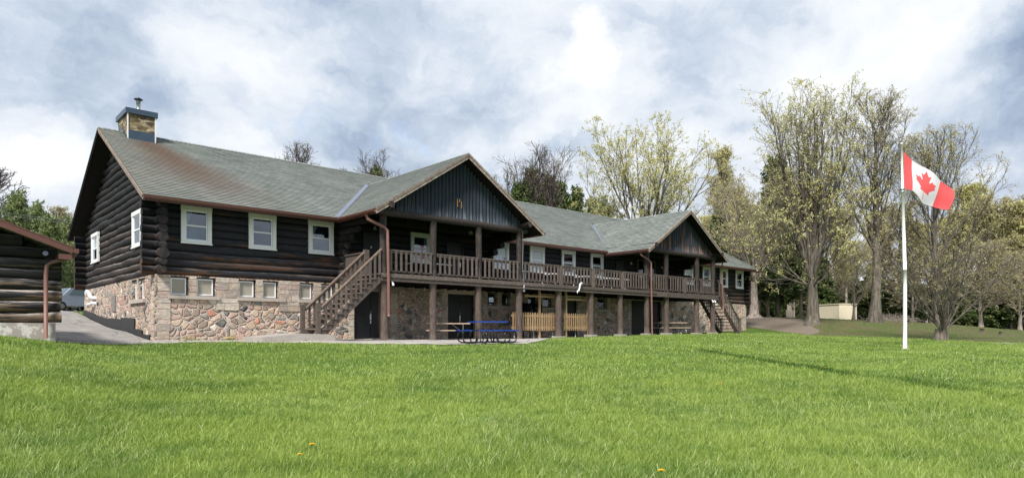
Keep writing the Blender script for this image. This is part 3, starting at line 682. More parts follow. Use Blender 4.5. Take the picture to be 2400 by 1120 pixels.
# curtain edge inside the two near windows
f = MB(); a, b, z0, z1 = PW; w = .09
f.box(a, a+w, -.06, .02, z0, z1); f.box(b-w, b, -.06, .02, z0, z1); f.box(a+w, b-w, -.06, .02, z1-w, z1); f.box(a+w, b-w, -.06, .02, z0, z0+w)
f.box(a+.62, a+.66, -.05, .02, z0+w, z1-w); f.box(b-.66, b-.62, -.05, .02, z0+w, z1-w)
o = f.build('porch_window', MT['brown'], L)
g = MB(); g.box(a+.66, b-.66, -.03, .01, z0+w, z1-w); g.build('plywood_panel', MT['ply'], o)
for q0, q1 in ((a+w, a+.62), (b-.62, b-w)):
    g = MB(); g.box(q0, q1, -.012, 0, z0+w, z1-w); g.build('pane', MT['glass'], o)
for i, (a, b) in enumerate(up_door):
    f = MB(); f.box(a, a+.07, -.03, .12, 2.6, 4.66); f.box(b-.07, b, -.03, .12, 2.6, 4.66); f.box(a+.07, b-.07, -.03, .12, 4.59, 4.66)
    o = f.build('porch_door', MT['black'], L)
    d = MB(); d.box(a+.075, b-.075, .02, .07, 2.6, 4.585); d.build('door_leaf', MT['black'], o)
    h = MB(); h.box(b-.22, b-.15, -.01, .018, 3.45, 3.68); h.tube([(b-.18, .02, 3.75), (b-.18, -.05, 3.78), (b-.18, -.05, 3.95), (b-.18, .02, 3.98)], .012, 6); h.build('door_handle', MT['steel'], o)
    if i == 0:
        k = MB(); k.tube([(a+.38, .02, 4.02), (a+.38, -.03, 4.02)], .045, 10); k.build('peephole_plate', MT['pvc'], o)

# ---- main roof
CRS = .185
def slab(e0, e1, r0, r1, th, mats, name, parent, norm, lift=.016):
    """roof slope between eave e0-e1 and ridge r0-r1, laid in overlapping shingle courses; uv = (along, up the slope)"""
    e0, e1, r0, r1 = (np.array(v, float) for v in (e0, e1, r0, r1)); nrm = np.array(norm, float); nrm /= np.linalg.norm(nrm)
    al = unit3(e1-e0); d0 = r0-e0; perp = d0-al*(d0@al); D_ = np.linalg.norm(perp); n = int(D_/CRS)+1
    ccw = np.cross(e1-e0, r0-e0)@nrm > 0
    m = MB(); uv = []
    def q(v, f, out_mi, us):
        m.add(v, [f if ccw else tuple(reversed(f))], .5, mi=out_mi); uv.extend(us if ccw else list(reversed(us)))
    for k in range(n):
        s0, s1 = k*CRS/D_, min(1, (k+1)*CRS/D_)
        A, B = e0+(r0-e0)*s0, e1+(r1-e1)*s0; Cc, Dd = e1+(r1-e1)*s1, e0+(r0-e0)*s1
        u = lambda p: (float((p-e0)@al), 0)
        t = lift
        q([A+nrm*t, B+nrm*t, Cc, Dd], (0, 1, 2, 3), 0, [(u(A)[0], s0*D_+.001), (u(B)[0], s0*D_+.001), (u(Cc)[0], s1*D_), (u(Dd)[0], s1*D_)])
        q([A, B, B+nrm*t, A+nrm*t], (0, 1, 2, 3), 0, [(u(A)[0], s0*D_)]*4)
    lo = -nrm*th
    q([e0+lo, r0+lo, r1+lo, e1+lo], (0, 1, 2, 3), 1, [(0, 0)]*4)
    for a_, b_ in ((e0, e1), (e1, r1), (r1, r0), (r0, e0)): q([a_+lo, b_+lo, b_, a_], (0, 1, 2, 3), 1, [(0, 0)]*4)
    me = m.mesh(name, mats); l = me.uv_layers.new(name='UVMap'); l.data.foreach_set('uv', np.array(uv, dtype=np.float32).ravel())
    return link(name, me, parent)
def unit3(v): return v/np.linalg.norm(v)
X0, X1 = -.56, 41.3
uvm = lambda x, y, z: (x, y*1.1332)
slab((X0, EY, EZ), (X1, EY, EZ), (X0, RY, RZ), (X1, RY, RZ), .13, [MT['roof_rust'], MT['under']], 'main_roof', L, (0, -SL, 1))
slab((X1, 2*RY-EY, EZ), (X0, 2*RY-EY, EZ), (X1, RY+.002, RZ), (X0, RY+.002, RZ), .13, [MT['roof'], MT['under']], 'main_roof', L, (0, SL, 1))
mb = MB()
for sgn in (1, -1): mb.bar((X0, RY-sgn*.085, RZ-.028), (X1, RY-sgn*.085, RZ-.028), .2, .022, up=(0, -sgn*SL, 1))
mb.build('ridge_cap', MT['roof'], L, uvfn=lambda x, y, z: (y, x))
def rake(name, parent, x0, y0, z0, x1, y1, z1, out, mat='trim', h=.17, drop=.02):
    """layered boards under a sloping roof edge; out = outward unit step"""
    m = MB(); o = np.array(out, float)
    for k, (hh, dd, off) in enumerate(((.085, drop, .045), (h-.085, drop+.088, .022))):
        a = np.array((x0, y0, z0-dd-hh/2))+o*off/2; b = np.array((x1, y1, z1-dd-hh/2))+o*off/2
        m.bar(a, b, off, hh, rnd=random.random())
    return m.build(name, MT[mat], parent)
rake('rake_board', L, X0, EY, EZ, X0, RY, RZ, (-1, 0, 0)); rake('rake_board', L, X0, 2*RY-EY, EZ, X0, RY, RZ, (-1, 0, 0), 'under')
rake('rake_board', L, X1, EY, EZ, X1, RY, RZ, (1, 0, 0)); rake('rake_board', L, X1, 2*RY-EY, EZ, X1, RY, RZ, (1, 0, 0))
def gutter(p0, p1, out, name='gutter'):
    m = MB(); p0 = np.array(p0, float); p1 = np.array(p1, float); o = np.array(out, float)
    prof = [(0, 0), (.0, -.10), (.07, -.115), (.115, -.06), (.125, 0), (.115, 0), (.105, -.055), (.065, -.10), (.012, -.09), (.012, 0)]
    V = [p+o*a+np.array((0, 0, b)) for p in (p0, p1) for a, b in prof]; n = len(prof)
    F = [(i, (i+1) % n, (i+1) % n+n, i+n) for i in range(n)]+[tuple(range(n)), tuple(range(2*n-1, n-1, -1))]
    m.add(V, F); fb = p0+o*-.014, p1+o*-.014
    m.bar(fb[0]+np.array((0, 0, -.075)), fb[1]+np.array((0, 0, -.075)), .024, .17)
    return m.build(name, MT['gutter'], L)
gutter((X0, EY-.005, EZ-.03), (6.5, EY-.005, EZ-.03), (0, -1, 0)); gutter((15.36, EY-.005, EZ-.03), (23.3, EY-.005, EZ-.03), (0, -1, 0)); gutter((31.4, EY-.005, EZ-.03), (X1, EY-.005, EZ-.03), (0, -1, 0))

# ---- chimney
mb = MB(); mb.box(.32, 1.37, 5.5, 7.18, 7.9, 9.40)
ch = mb.build('chimney', MT['chimney'], L)
mb = MB(); mb.box(.24, 1.45, 5.42, 7.26, 9.402, 9.62); mb.build('chimney_cap', MT['capmetal'], ch)
mb = MB(); mb.box(.312, 1.378, 5.485, 5.498, 8.2, 8.72); mb.prism([(5.4, 8.25), (7.2, 9.2), (7.2, 9.35), (5.5, 8.45)], 'x', .306, .318)
mb.prism([(5.4, 8.25), (7.2, 9.2), (7.2, 9.35), (5.5, 8.45)], 'x', 1.372, 1.384); mb.build('chimney_flashing', MT['capmetal'], ch)
mb = MB()
for x in (.325, 1.365):
    for y in (5.49, 7.19): mb.box(x-.022, x+.022, y-.022, y+.022, 8.1, 9.40)
mb.build('corner_strip', MT['pvc'], ch)
mb = MB(); mb.tube([(.88, 6.2, 9.6), (.88, 6.2, 10.22)], .085, 12); mb.build('flue_pipe', MT['steel'], ch)
mb = MB(); mb.tube([(.88, 6.2, 10.2), (.88, 6.2, 10.24), (.88, 6.2, 10.27), (.88, 6.2, 10.34)], [.10, .175, .17, .03], 14); mb.build('flue_cowl', MT['darksteel'], ch)

# ---- porches
def porch(xc, hw, ez, pz, py, px0, px1, posts, bz, beam_ends):
    s = (pz-ez)/hw; yv = (pz-EZ)/SL+EY
    for sg in (-1, 1):
        xe = xc+sg*hw
        slab((xe, py, ez), (xe, EY-.02, ez), (xc-sg*.001, py, pz), (xc-sg*.001, yv, pz), .12, [MT['roof'], MT['under']], 'porch_roof', L, (sg*s, 0, 1))
        # valley flashing lying in the crease
        a = np.array((xe, EY-.0, ez+.012)); b = np.array((xc, yv, pz+.012)); d = b-a
        m = MB()
        for q, nr in ((1, np.array((0, -SL, 1.))), (0, np.array((sg*s, 0, 1.)))):
            nr /= np.linalg.norm(nr); side = np.cross(d/np.linalg.norm(d), nr)
            if q == 1: side = side*(1 if side[0]*sg > 0 else -1)
            else: side = side*(1 if side[1] < 0 else -1)
            w = .13; off = nr*.014
            m.quad(a+off, b+off, b+off+side*w, a+off+side*w)
        m.build('valley_flashing', MT['flashing'], L)
        rake('rake_board', L, xe, py, ez, xc, py, pz, (0, -1, 0), h=.2, drop=.0)
        gutter((xe+sg*.005, py, ez-.03), (xe+sg*.005, EY, ez-.03), (sg, 0, 0))
    mb = MB()
    for sg in (-1, 1): mb.bar((xc+sg*.08, py, pz-.03), (xc+sg*.08, yv, pz-.03), .2, .022, up=(sg*s, 0, 1))
    mb.build('ridge_cap', MT['roof'], L, uvfn=lambda x, y, z: (x, y))
    # upright half-log gable
    mb = MB(); x = px0-.1
    zb = bz+.26
    while x < px1+.1:
        r = random.uniform(.088, .108); zt = pz-.17-s*abs(x-xc)
        if zt > zb+.05: mb.log((x, -3.20, zb-.02), (x, -3.20, zt), r, 10, .05, .4, sag=.004)
        x += .185
    mb.build('gable_siding', MT['log_z'] if xc < 20 else MT['log_z2'], L)
    mb = MB(); zl = lambda x: pz-.18-s*abs(x-xc)
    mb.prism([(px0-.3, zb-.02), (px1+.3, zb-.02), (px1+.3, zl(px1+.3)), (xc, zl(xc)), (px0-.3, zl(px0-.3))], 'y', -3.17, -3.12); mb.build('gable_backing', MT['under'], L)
    mb = MB(); mb.log((beam_ends[0], -3.22, bz+.13), (beam_ends[1], -3.22, bz+.13), .14, 14, .03, .5); mb.build('porch_beam', MT['post_up'], L)
    for xx in (px0, px1):
        mb = MB(); mb.log((xx, -3.9, bz+.33), (xx, .1, bz+.33), .13, 12, .03, .5); mb.build('eave_log', MT['post_up'], L)
    for xx in posts:
        mb = MB(); mb.log((xx, -3.24, 2.60), (xx, -3.24, bz+.08), .135, 12, .035, .35, sag=.006); mb.build('porch_post', MT['post_up'], L)
porch(10.92, 4.40, 4.95, 7.76, -3.83, 7.19, 14.40, (7.19, 9.54, 11.93, 14.32), 4.84, (6.95, 14.75))
porch(27.35, 4.05, 4.82, 7.40, -3.83, 23.95, 30.72, (23.92, 25.73, 28.88, 30.69), 4.77, (23.7, 30.95))
# pale scraped patches on the first gable
mb = MB()
for x, z, h, w in ((10.74, 5.76, .34, .014), (10.95, 5.70, .28, .013), (10.85, 5.86, .12, .016)):
    mb.box(x-w, x+w, -3.315, -3.29, z-h/2, z+h/2)
mb.build('bare_wood_scar', MT['ply'], L)

# ---- deck
mb = MB(); mb.box(7.06, 31.05, -3.33, -.02, 2.50, 2.575)
for i in range(40): mb.box(7.2+i*.6, 7.25+i*.6, -3.3, -.03, 2.32, 2.498)
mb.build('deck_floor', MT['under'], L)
mb = MB()
for a, b in ((7.02, 12.6), (12.6, 19.3), (19.3, 25.6), (25.6, 31.08)):
    mb.box(a+.004, b-.004, -3.40, -3.335, 2.30, 2.585, rnd=random.random())
for a, b in ((7.02, 15.8), (15.8, 24.6)): mb.box(a+.004, b-.004, -3.445, -3.402, 2.445, 2.60, rnd=random.random())
mb.box(7.02, 7.06, -3.33, -.1, 2.30, 2.59); mb.box(31.052, 31.09, -3.33, -.1, 2.30, 2.59)
mb.build('deck_rim', MT['brown'], L)
for xx in (7.27, 9.54, 11.93, 14.32, 16.93, 19.27, 21.63, 23.95, 25.79, 28.88, 30.69):
    g = tz(xx, -3.3)
    mb = MB(); ped = xx > 16 and xx < 31
    mb.log((xx, -3.22, g+(.12 if ped else -.05)), (xx, -3.22, 2.32), .15, 14, .03, .35, sag=.006); po = mb.build('deck_post', MT['post'], L)
    if ped: m = MB(); m.box(xx-.24, xx+.24, -3.46, -2.98, g-.2, g+.13); m.build('footing', MT['concrete'], po)
mb = MB(); mb.log((8.35, -1.3, -.05), (8.35, -1.3, 2.35), .17, 14, .03, .4); o = mb.build('deck_post', MT['post'], L); m = MB(); m.box(8.0, 8.7, -1.6, -1.0, -.1, .07); m.build('footing', MT['concrete'], o)

def railing(a, b, zt=3.53, y=-3.36):
    n = max(2, round((b-a)/.232)); st = (b-a)/n; m = MB()
    m.box(a, b, y-.055, y+.055, zt-.045, zt, rnd=random.random()); m.box(a, b, y-.02, y+.02, zt-.13, zt-.047, rnd=random.random())
    m.box(a, b, y-.02, y+.02, 2.665, 2.72, rnd=random.random())
    for i in range(n):
        x = a+st*(i+.5); m.box(x-.044, x+.044, y-.052, y-.022, 2.70+random.uniform(-.01, .01), zt-.05, rnd=random.random())
        if i % 3 == 1: m.box(x-.02, x+.02, y-.01, y+.02, 2.60, 2.664)
    return m.build('railing', MT['brown'], L)
upper = [7.19, 9.54, 11.93, 14.32]
for a, b in ((7.33, 9.42), (9.66, 11.81), (12.05, 14.2), (14.44, 16.82), (17.04, 19.16), (19.38, 21.5), (21.74, 23.8), (24.04, 25.62), (25.85, 27.28), (27.5, 28.76), (29.0, 30.55)): railing(a, b)
for xx in (16.93, 19.27, 21.62, 27.39):
    mb = MB(); mb.box(xx-.1, xx+.1, -3.43, -3.30, 2.60, 3.50); mb.build('rail_post', MT['brown'], L)
# boarded panel closing the left end of the deck
mb = MB(); mb.box(7.08, 7.13, -2.0, -.45, 2.6, 3.47); mb.box(7.03, 7.18, -2.03, -.45, 3.47, 3.52); mb.box(7.0, 7.20, -2.18, -2.04, 2.3, 3.60); mb.build('end_panel', MT['brown'], L)

def stairs(x0, z0, x1, z1, yf, yb, n, tm='brown_pale'):
    """flight in the X direction from the foot (x0,z0) to the deck (x1,z1)"""
    sg = 1 if x1 > x0 else -1; dx = (x1-x0)/n; dz = (z1-z0)/n
    st = MB()
    for y in (yf, yb):
        w = .045; y0, y1 = (y-w/2, y+w/2)
        st.prism([(x0-sg*.12, z0), (x0+sg*.22, z0), (x1, z1-.34), (x1, z1-.02), (x0-sg*.12, z0+.10)], 'y', y0, y1, rnd=random.random())
    o = st.build('staircase', MT['brown'] if tm == 'brown_pale' else MT[tm], L)
    for i in range(n):
        x = x0+dx*i; z = z0+dz*(i+1)-.0
        if i == n-1: z -= .01
        t = MB(); t.box(x-sg*.03, x+dx+sg*.02, yf-.06, yb+.06, z-.042, z, rnd=random.random()); t.build('tread', MT[tm], o)
    H = .92
    for y in (yf-.035, yb+.035):
        m = MB(); m.box(x0-sg*.16-.07, x0-sg*.16+.07, y-.07, y+.07, z0, z0+1.08); m.build('newel_post', MT['brown'], o)
        m = MB(); m.bar((x0-sg*.06, y, z0+H+.02), (x1+sg*.02, y, z1+H+.02), .10, .045, rnd=.9); m.build('handrail', MT[tm], o)
        m = MB(); m.bar((x0-sg*.06, y, z0+H-.05), (x1+sg*.02, y, z1+H-.05), .03, .08, rnd=.6)
        k = n
        for i in range(k):
            x = x0+dx*(i+.62); z = z0+dz*(i+.62); m.box(x-.042, x+.042, y-.05 if y < (yf+yb)/2 else y+.018, y-.018 if y < (yf+yb)/2 else y+.05, z+.02, z+H-.04, rnd=random.random())
        m.build('baluster', MT['brown'], o)
stairs(4.62, .27, 7.02, 2.58, -3.33, -2.13, 12)
stairs(33.55, tz(33.6, -3)-.02, 31.10, 2.58, -3.33, -2.05, 12, 'brown_dark')

# ---- lamps, pipes, downspouts, conduit
def lamp(x, y, z, r=.07):
    m = MB(); m.tube([(x, y+.10, z+.03), (x, y, z+.05)], .03, 8); o = m.build('wall_lamp', MT['darksteel'], L)
    s = MB(); s.tube([(x, y-.02, z+.06), (x, y-.02, z+.02), (x, y-.02, z-.09)], [r*.4, r, r*1.25], 10); s.build('lamp_shade', MT['pvc'], o)
lamp(13.1, -1.2, 4.98, .09); lamp(26.55, -.1, 4.55); lamp(29.75, -.1, 4.5); lamp(8.65, -.1, 4.86); lamp(37.6, -.12, 2.95)
m = MB(); m.tube([(13.1, -1.2, 5.03), (13.1, -1.2, 5.6)], .012, 5); m.build('lamp_rod', MT['darksteel'], L)
for x, z in ((7.50, 2.20), (30.35, 2.20), (30.6, 2.20)):
    m = MB(); m.tube([(x, -3.36, z+.1), (x, -3.44, z+.02), (x, -3.48, z-.07)], [.02, .04, .05], 10); m.build('flood_lamp', MT['pvc'], L)
def downspout(pts, r=.05):
    m = MB(); m.tube(pts, r, 8); m.build('downspout', MT['dspout'], L)
downspout([(6.45, -3.25, 4.80), (6.50, -3.25, 4.62), (7.12, -3.44, 4.34), (7.21, -3.52, 4.22), (7.23, -3.53, 3.4), (7.25, -3.53, 2.2), (7.28, -3.50, 1.05), (7.285, -3.49, .95)], .058)
downspout([(23.25, -3.3, 4.70), (23.30, -3.3, 4.55), (23.82, -3.45, 4.26), (23.92, -3.53, 4.12), (23.95, -3.54, 2.3), (24.05, -3.5, .25), (24.06, -3.55, .15)], .05)
downspout([(31.42, -3.45, 4.70), (31.42, -3.46, 3.5), (31.45, -3.5, 2.0), (31.45, -3.5, 1.55)], .045)
m = MB(); m.tube([(14.38, -3.40, 4.92), (14.40, -3.41, 4.3), (14.37, -3.41, 3.3), (14.42, -3.46, 2.55), (14.42, -3.46, 2.28)], .018, 6); m.box(14.33, 14.45, -3.5, -3.44, 2.16, 2.25); m.build('conduit', MT['steel'], L)
m = MB(); m.tube([(18.35, -3.42, 2.66), (18.22, -3.56, 2.74), (18.10, -3.56, 2.68), (18.08, -3.55, 2.50), (18.02, -3.55, 2.36), (17.92, -3.55, 2.33), (17.92, -3.55, 2.2)], .042, 10); m.build('vent_pipe', MT['pvc'], L)
m = MB(); m.tube([(.05, 10.05, 1.90), (-.16, 10.1, 1.90), (-.18, 10.25, 1.95), (-.18, 10.55, 2.12), (-.18, 10.8, 2.2), (-.18, 11.1, 2.25), (-.18, 11.2, 2.15)], .085, 10)
m.tube([(.05, 10.05, 1.66), (-.16, 10.1, 1.66), (-.18, 10.3, 1.62), (-.18, 10.9, 1.62), (-.18, 11.0, 1.52), (-.18, 11.0, 1.42)], .075, 10); m.build('vent_pipe', MT['pvc'], L)
m = MB(); m.box(-.05, .04, 5.98, 6.62, 1.2, 1.87); m.build('wall_vent', plain('grey_vent_plate', (.20, .18, .17), .6, .3), L)
m = MB(); m.box(-.04, .04, 9.5, 9.65, 1.55, 1.68); m.build('outlet_box', MT['darksteel'], L)
mem = MB(); cur = [(1.0, .03), (2.7, .25), (2.72, .25), (5, .4), (7, .52), (9.5, .80), (12.8, 1.15)]
for (ya, yb, h) in ((.5, 1.6, .16), (1.6, 2.69, .26), (2.71, 4.9, .62), (4.92, 7.2, .46), (7.22, 9.9, .36), (9.92, 12.8, .34)):
    za, zb = tz(-.15, ya), tz(-.15, yb)
    mem.prism([(ya, za-.1), (yb, zb-.1), (yb, zb+h*.85), (ya, za+h)], 'x', -.06, -.012)
mem.build('foundation_membrane', MT['blackplastic'], L)

# ================================================================ THE CABIN
K = thing('log_cabin', 'small weathered log cabin with a brown metal roof edge at the left of the frame', 'cabin', (-8, -3, 0))
ko = (-8, -3, 0)
CXR, CYF = -3.60, -5.30; KR = -8.0; ks = .37; KE = 2.47; KEX = -3.30
mb = MB(); mb.box(-12.4, CXR, CYF, 1.5, -.6, .58); mb.build('concrete_base', material('peeling_whitewashed_concrete', lambda nt, o, r, b: (mix(nt, mrange(nt, noise(nt, o, 5, 6, .7), .45, .52), (.60, .57, .53), (.36, .32, .29)), (noise(nt, o, 30, 4), .4, .02)), .9, .2), K, ko)
mb = MB(); z = .58+.14; i = 0
while z < 4.3:
    x1 = CXR+.12 if z < 2.35 else KEX-.25-(z-2.35)/ks
    x0 = 2*KR-x1
    if x1-x0 < .5: break
    mb.log((x0, CYF+.15, z), (x1+random.uniform(-.03, .04), CYF+.15, z), .148, 12, .05, .4, sag=.012); z += .272; i += 1
mb.build('gable_log_wall', MT['log_cabin'], K, ko)
mb = MB(); z = .58+.27
while z < 2.4: mb.log((CXR-.05, CYF+.1, z), (CXR-.05, 1.5, z), .14, 10, .04, .5); mb.log((2*KR-CXR+.05, CYF+.1, z), (2*KR-CXR+.05, 1.5, z), .14, 10, .04, .5); z += .272
mb.build('side_log_wall', MT['log_cabin'], K, ko)
mb = MB(); mb.prism([(2*KR-CXR+.2, .5), (CXR-.2, .5), (CXR-.2, 2.3), (KR, 3.9), (2*KR-CXR+.2, 2.3)], 'y', CYF+.3, 1.4); mb.build('inner_light_block', MT['under'], K, ko)  # unseen dark solid filling the cabin, blocks light behind the logs
KZ = KE+ks*(KEX-KR)
for sg in (1, -1):
    xe = KR+sg*(KEX-KR)
    P = [(xe, CYF-.52, KE), (KR, CYF-.52, KZ), (KR, 2.0, KZ), (xe, 2.0, KE)]
    Pn = np.array(P)-np.array(ko)
    m = MB(); Q = Pn-np.array((0, 0, .1)); m.add(list(Pn)+list(Q), [(0, 1, 2, 3), (7, 6, 5, 4), (0, 4, 5, 1), (1, 5, 6, 2), (2, 6, 7, 3), (3, 7, 4, 0)] if sg > 0 else [(3, 2, 1, 0), (4, 5, 6, 7), (1, 5, 4, 0), (2, 6, 5, 1), (3, 7, 6, 2), (0, 4, 7, 3)], .5)
    m.build('cabin_roof', MT['roof'], K, uvfn=lambda x, y, z: (y, x))
    m = MB(); m.bar((xe, CYF-.535, KE-.075), (KR, CYF-.535, KZ-.075), .03, .165); m.bar((xe, CYF-.53, KE-.005), (KR, CYF-.53, KZ-.005), .06, .02)
    if sg > 0:
        m.box(KEX-.30, KEX-.02, CYF-.52, CYF+.05, KE-.30, KE-.17)
    m.build('rake_flashing', MT['gutter'], K, ko)
m = MB(); m.box(KEX, KEX+.12, CYF-.55, 2, KE-.13, KE-.02); m.build('gutter', MT['gutter'], K, ko)
m = MB(); y = CYF-.12
m.tube([(KEX+.04, CYF-.45, KE-.12), (KEX+.02, CYF-.42, KE-.22), (KEX-.40, y, KE-.36), (KEX-.50, y, KE-.45), (KEX-.52, y, KE-.7), (KEX-.52, y, .2)], .048, 8); m.build('downspout', MT['dspout'], K, ko)
m = MB(); m.tube([(KEX-.52, CYF-.03, 2.33), (KEX-.52, CYF-.07, 2.33)], .06, 12); m.build('electric_insulator', MT['flashing'], K, ko)
#@@THINGS
# ================================================================ FURNITURE AND FENCES
def table_wood(name, label):
    t = thing(name, label, 'picnic table', group='picnic tables with pale plank tops')
    m = MB()
    for i in range(5): m.box(-.92, .92, -.37+i*.15, -.37+i*.15+.138, .715, .755, rnd=random.random())
    m.build('table_top', MT['planks'], t)
    for s in (-1, 1):
        m = MB(); m.box(-.92, .92, s*.70-.125, s*.70-.006, .42, .458); m.box(-.92, .92, s*.70+.006, s*.70+.125, .42, .458); m.build('bench', MT['planks'], t)
    for s in (-.62, .62):
        m = MB()
        for q in (-1, 1):
            m.tube([(s, q*.30, .71), (s, q*.30, .60), (s, q*.26, .45), (s, q*.16, .33), (s, q*.14, .2), (s, q*.15, .05)], .022, 8)
            m.tube([(s, q*.05, .40), (s, q*.55, .40), (s, q*.76, .37), (s, q*.82, .26), (s, q*.80, .10), (s, q*.70, .025), (s, q*.3, .022), (s, 0, .022)], .022, 8)
        m.tube([(s, -.34, .70), (s, .34, .70)], .02, 6); m.build('leg_frame', MT['steel'], t)
        m = MB(); m.tube([(s, 0, .36), (s*.25, 0, .70)], .014, 6); m.build('brace', MT['steel'], t)
    return t
tw = table_wood('picnic_table', 'pale plank picnic table on silver tube legs behind the blue table')
x, y = at(1051, 28.6); tw.location = (x, y, tz(x, y)-.02); tw.rotation_euler = (0, 0, R(-37))
x, y = at(1571, 39.6); t2 = copy_tree(tw, (x, y, tz(x, y)), R(-30), label='pale plank picnic table standing in front of the far double door')
def table_blue():
    t = thing('picnic_table', 'blue topped picnic table on black looped legs at the patio edge', 'picnic table')
    m = MB(); m.box(-.58, .58, -.58, .58, .735, .775); m.build('table_top', MT['blue'], t)
    for k in range(4):
        a = k*pi/2; c, s_ = cos(a), sin(a)
        def rot(x, y, z): return (x*c-y*s_, x*s_+y*c, z)
        m = MB(); V = [rot(*p) for p in [(-.56, -1.02, .435), (.56, -1.02, .435), (.56, -.72, .435), (-.56, -.72, .435), (-.56, -1.02, .475), (.56, -1.02, .475), (.56, -.72, .475), (-.56, -.72, .475)]]
        m.add(V, [(3, 2, 1, 0), (4, 5, 6, 7), (0, 1, 5, 4), (1, 2, 6, 5), (2, 3, 7, 6), (3, 0, 4, 7)], .5); m.build('bench', MT['blue'], t)
        for q in (-.33, .33):
            m = MB(); m.tube([rot(q, -.87, .44), rot(q, -.96, .38), rot(q, -1.0, .26), rot(q, -.97, .10), rot(q, -.86, .03), rot(q, -.5, .028), rot(q, -.30, .05), rot(q, -.24, .16), rot(q, -.24, .72)], .026, 8)
            m.build('leg', MT['darksteel'], t)
    return t
tb = table_blue(); x, y = at(1142, 23.7); tb.location = (x, y, tz(x, y)+.01); tb.rotation_euler = (0, 0, R(-22))

def picket_fence(x0, x1, posts, label, beams):
    t = thing('picket_fence', label, 'fence', (x0, -2.95, .3)); o = (x0, -2.95, .3)
    n = round((x1-x0)/.155)
    for i in range(n):
        x = x0+(i+.5)*(x1-x0)/n; dz = random.uniform(-.015, .015)
        m = MB(); m.prism([(x-.042, .40+dz), (x+.042, .40+dz), (x+.042, 1.20+dz), (x+.015, 1.245+dz), (x-.015, 1.245+dz), (x-.042, 1.20+dz)], 'y', -2.985, -2.965); m.build('picket', MT['gold'], t, o)
    for z in (.50, 1.05):
        m = MB(); m.box(x0, x1, -2.962, -2.925, z, z+.085); m.build('rail', MT['gold'], t, o)
    for xx in posts:
        m = MB(); m.box(xx-.045, xx+.045, -2.92, -2.83, tz(xx, -2.9)-.1, 2.48); m.build('fence_post', MT['gold'], t, o)
    for a, b, z, h in beams:
        m = MB(); m.box(a, b, -2.90, -2.86, z, z+h); m.build('crossbeam', MT['gold'], t, o)
    for xx in np.linspace(x0+.3, x1-.3, 3):
        m = MB(); m.tube([(xx, -2.8, .02), (xx, -2.8, .5)], .02, 6); m.build('foot_rod', MT['steel'], t, o)
picket_fence(14.12, 17.22, (15.97,), 'yellow picket fence under the deck, longer run beside the conduit post', [(15.0, 17.3, 1.98, .09), (16.02, 17.3, 2.12, .03)])
picket_fence(17.55, 19.6, (17.81, 19.42), 'yellow picket fence under the deck, shorter run farther along the porch', [(17.86, 19.38, 1.90, .10), (17.86, 19.38, 2.10, .03)])

def deck_table(x0, x1, label):
    t = thing('folding_table', label, 'table', ((x0+x1)/2, -1.5, 2.575), group='white folding tables on the deck'); o = ((x0+x1)/2, -1.5, 2.575)
    m = MB(); m.box(x0, x1, -1.9, -1.15, 3.27, 3.32); m.build('table_top', MT['pvc'], t, o)
    for x in (x0+.25, x1-.25):
        m = MB(); m.tube([(x, -1.8, 2.58), (x, -1.8, 3.27)], .015, 6); m.tube([(x, -1.25, 2.58), (x, -1.25, 3.27)], .015, 6); m.tube([(x, -1.8, 2.9), (x, -1.25, 2.9)], .012, 6); m.build('leg', MT['steel'], t, o)
for a, b, l in ((9.6, 11.5, 'white folding table on the deck below the first porch window'), (15.6, 17.5, 'white folding table on the deck just past the conduit post'), (17.9, 19.8, 'white folding table on the deck under the window with white blinds'), (20.3, 22.2, 'white folding table on the deck, second before the far porch'), (22.4, 24.1, 'white folding table on the deck beside the far porch corner')): deck_table(a, b, l)
# folded black chairs on a rack under the far porch
t = thing('chair_rack', 'rack of dark folded chairs standing under the far gabled porch', 'rack', (29.5, -1.6, 2.58)); o = (29.5, -1.6, 2.58)
m = MB()
for x in (28.2, 29.4, 30.6): m.tube([(x, -1.6, 2.58), (x, -1.6, 4.0)], .03, 6)
m.tube([(28.2, -1.6, 3.85), (30.6, -1.6, 3.85)], .025, 6); m.build('rack_frame', MT['brown'], t, o)
m = MB()
for i in range(16):
    x = 28.35+i*.14+random.uniform(-.03, .03); m.tube([(x, -1.9, 3.75+random.uniform(-.06, .1)), (x+.05, -1.6, 3.9), (x+.1, -1.3, 3.72+random.uniform(-.06, .1))], .02, 5); m.box(x, x+.03, -1.85, -1.4, 3.62, 3.8)
m.build('folded_chairs', MT['darksteel'], t, o)
# machine behind the fence
t = thing('grill', 'dark covered grill standing behind the yellow picket fence', 'grill', (16.9, -1.4, 0)); o = (16.9, -1.4, 0)
m = MB(); m.tube([(16.5, -1.4, 1.25), (16.55, -1.4, 1.6), (16.9, -1.4, 1.78), (17.25, -1.4, 1.6), (17.3, -1.4, 1.25)], [.22, .3, .32, .3, .22], 10); m.build('lid', MT['darksteel'], t, o)
m = MB(); m.box(16.45, 17.35, -1.7, -1.1, .8, 1.28)
for x in (16.5, 17.26):
    for y in (-1.66, -1.18): m.box(x, x+.05, y, y+.05, 0, .8)
m.build('cart', MT['blackplastic'], t, o)
# concrete landing under the near stairs
t = MB(); t.prism([(2.35, -.1), (4.98, -.1), (4.98, .24), (3.7, .29), (2.35, .17)], 'y', -3.62, -1.85)
t.build('concrete_landing', MT['concrete'], None, (3.6, -2.7, 0), loc=(3.6, -2.7, 0), label='low rough concrete slab carrying the foot of the near staircase', cat='slab')

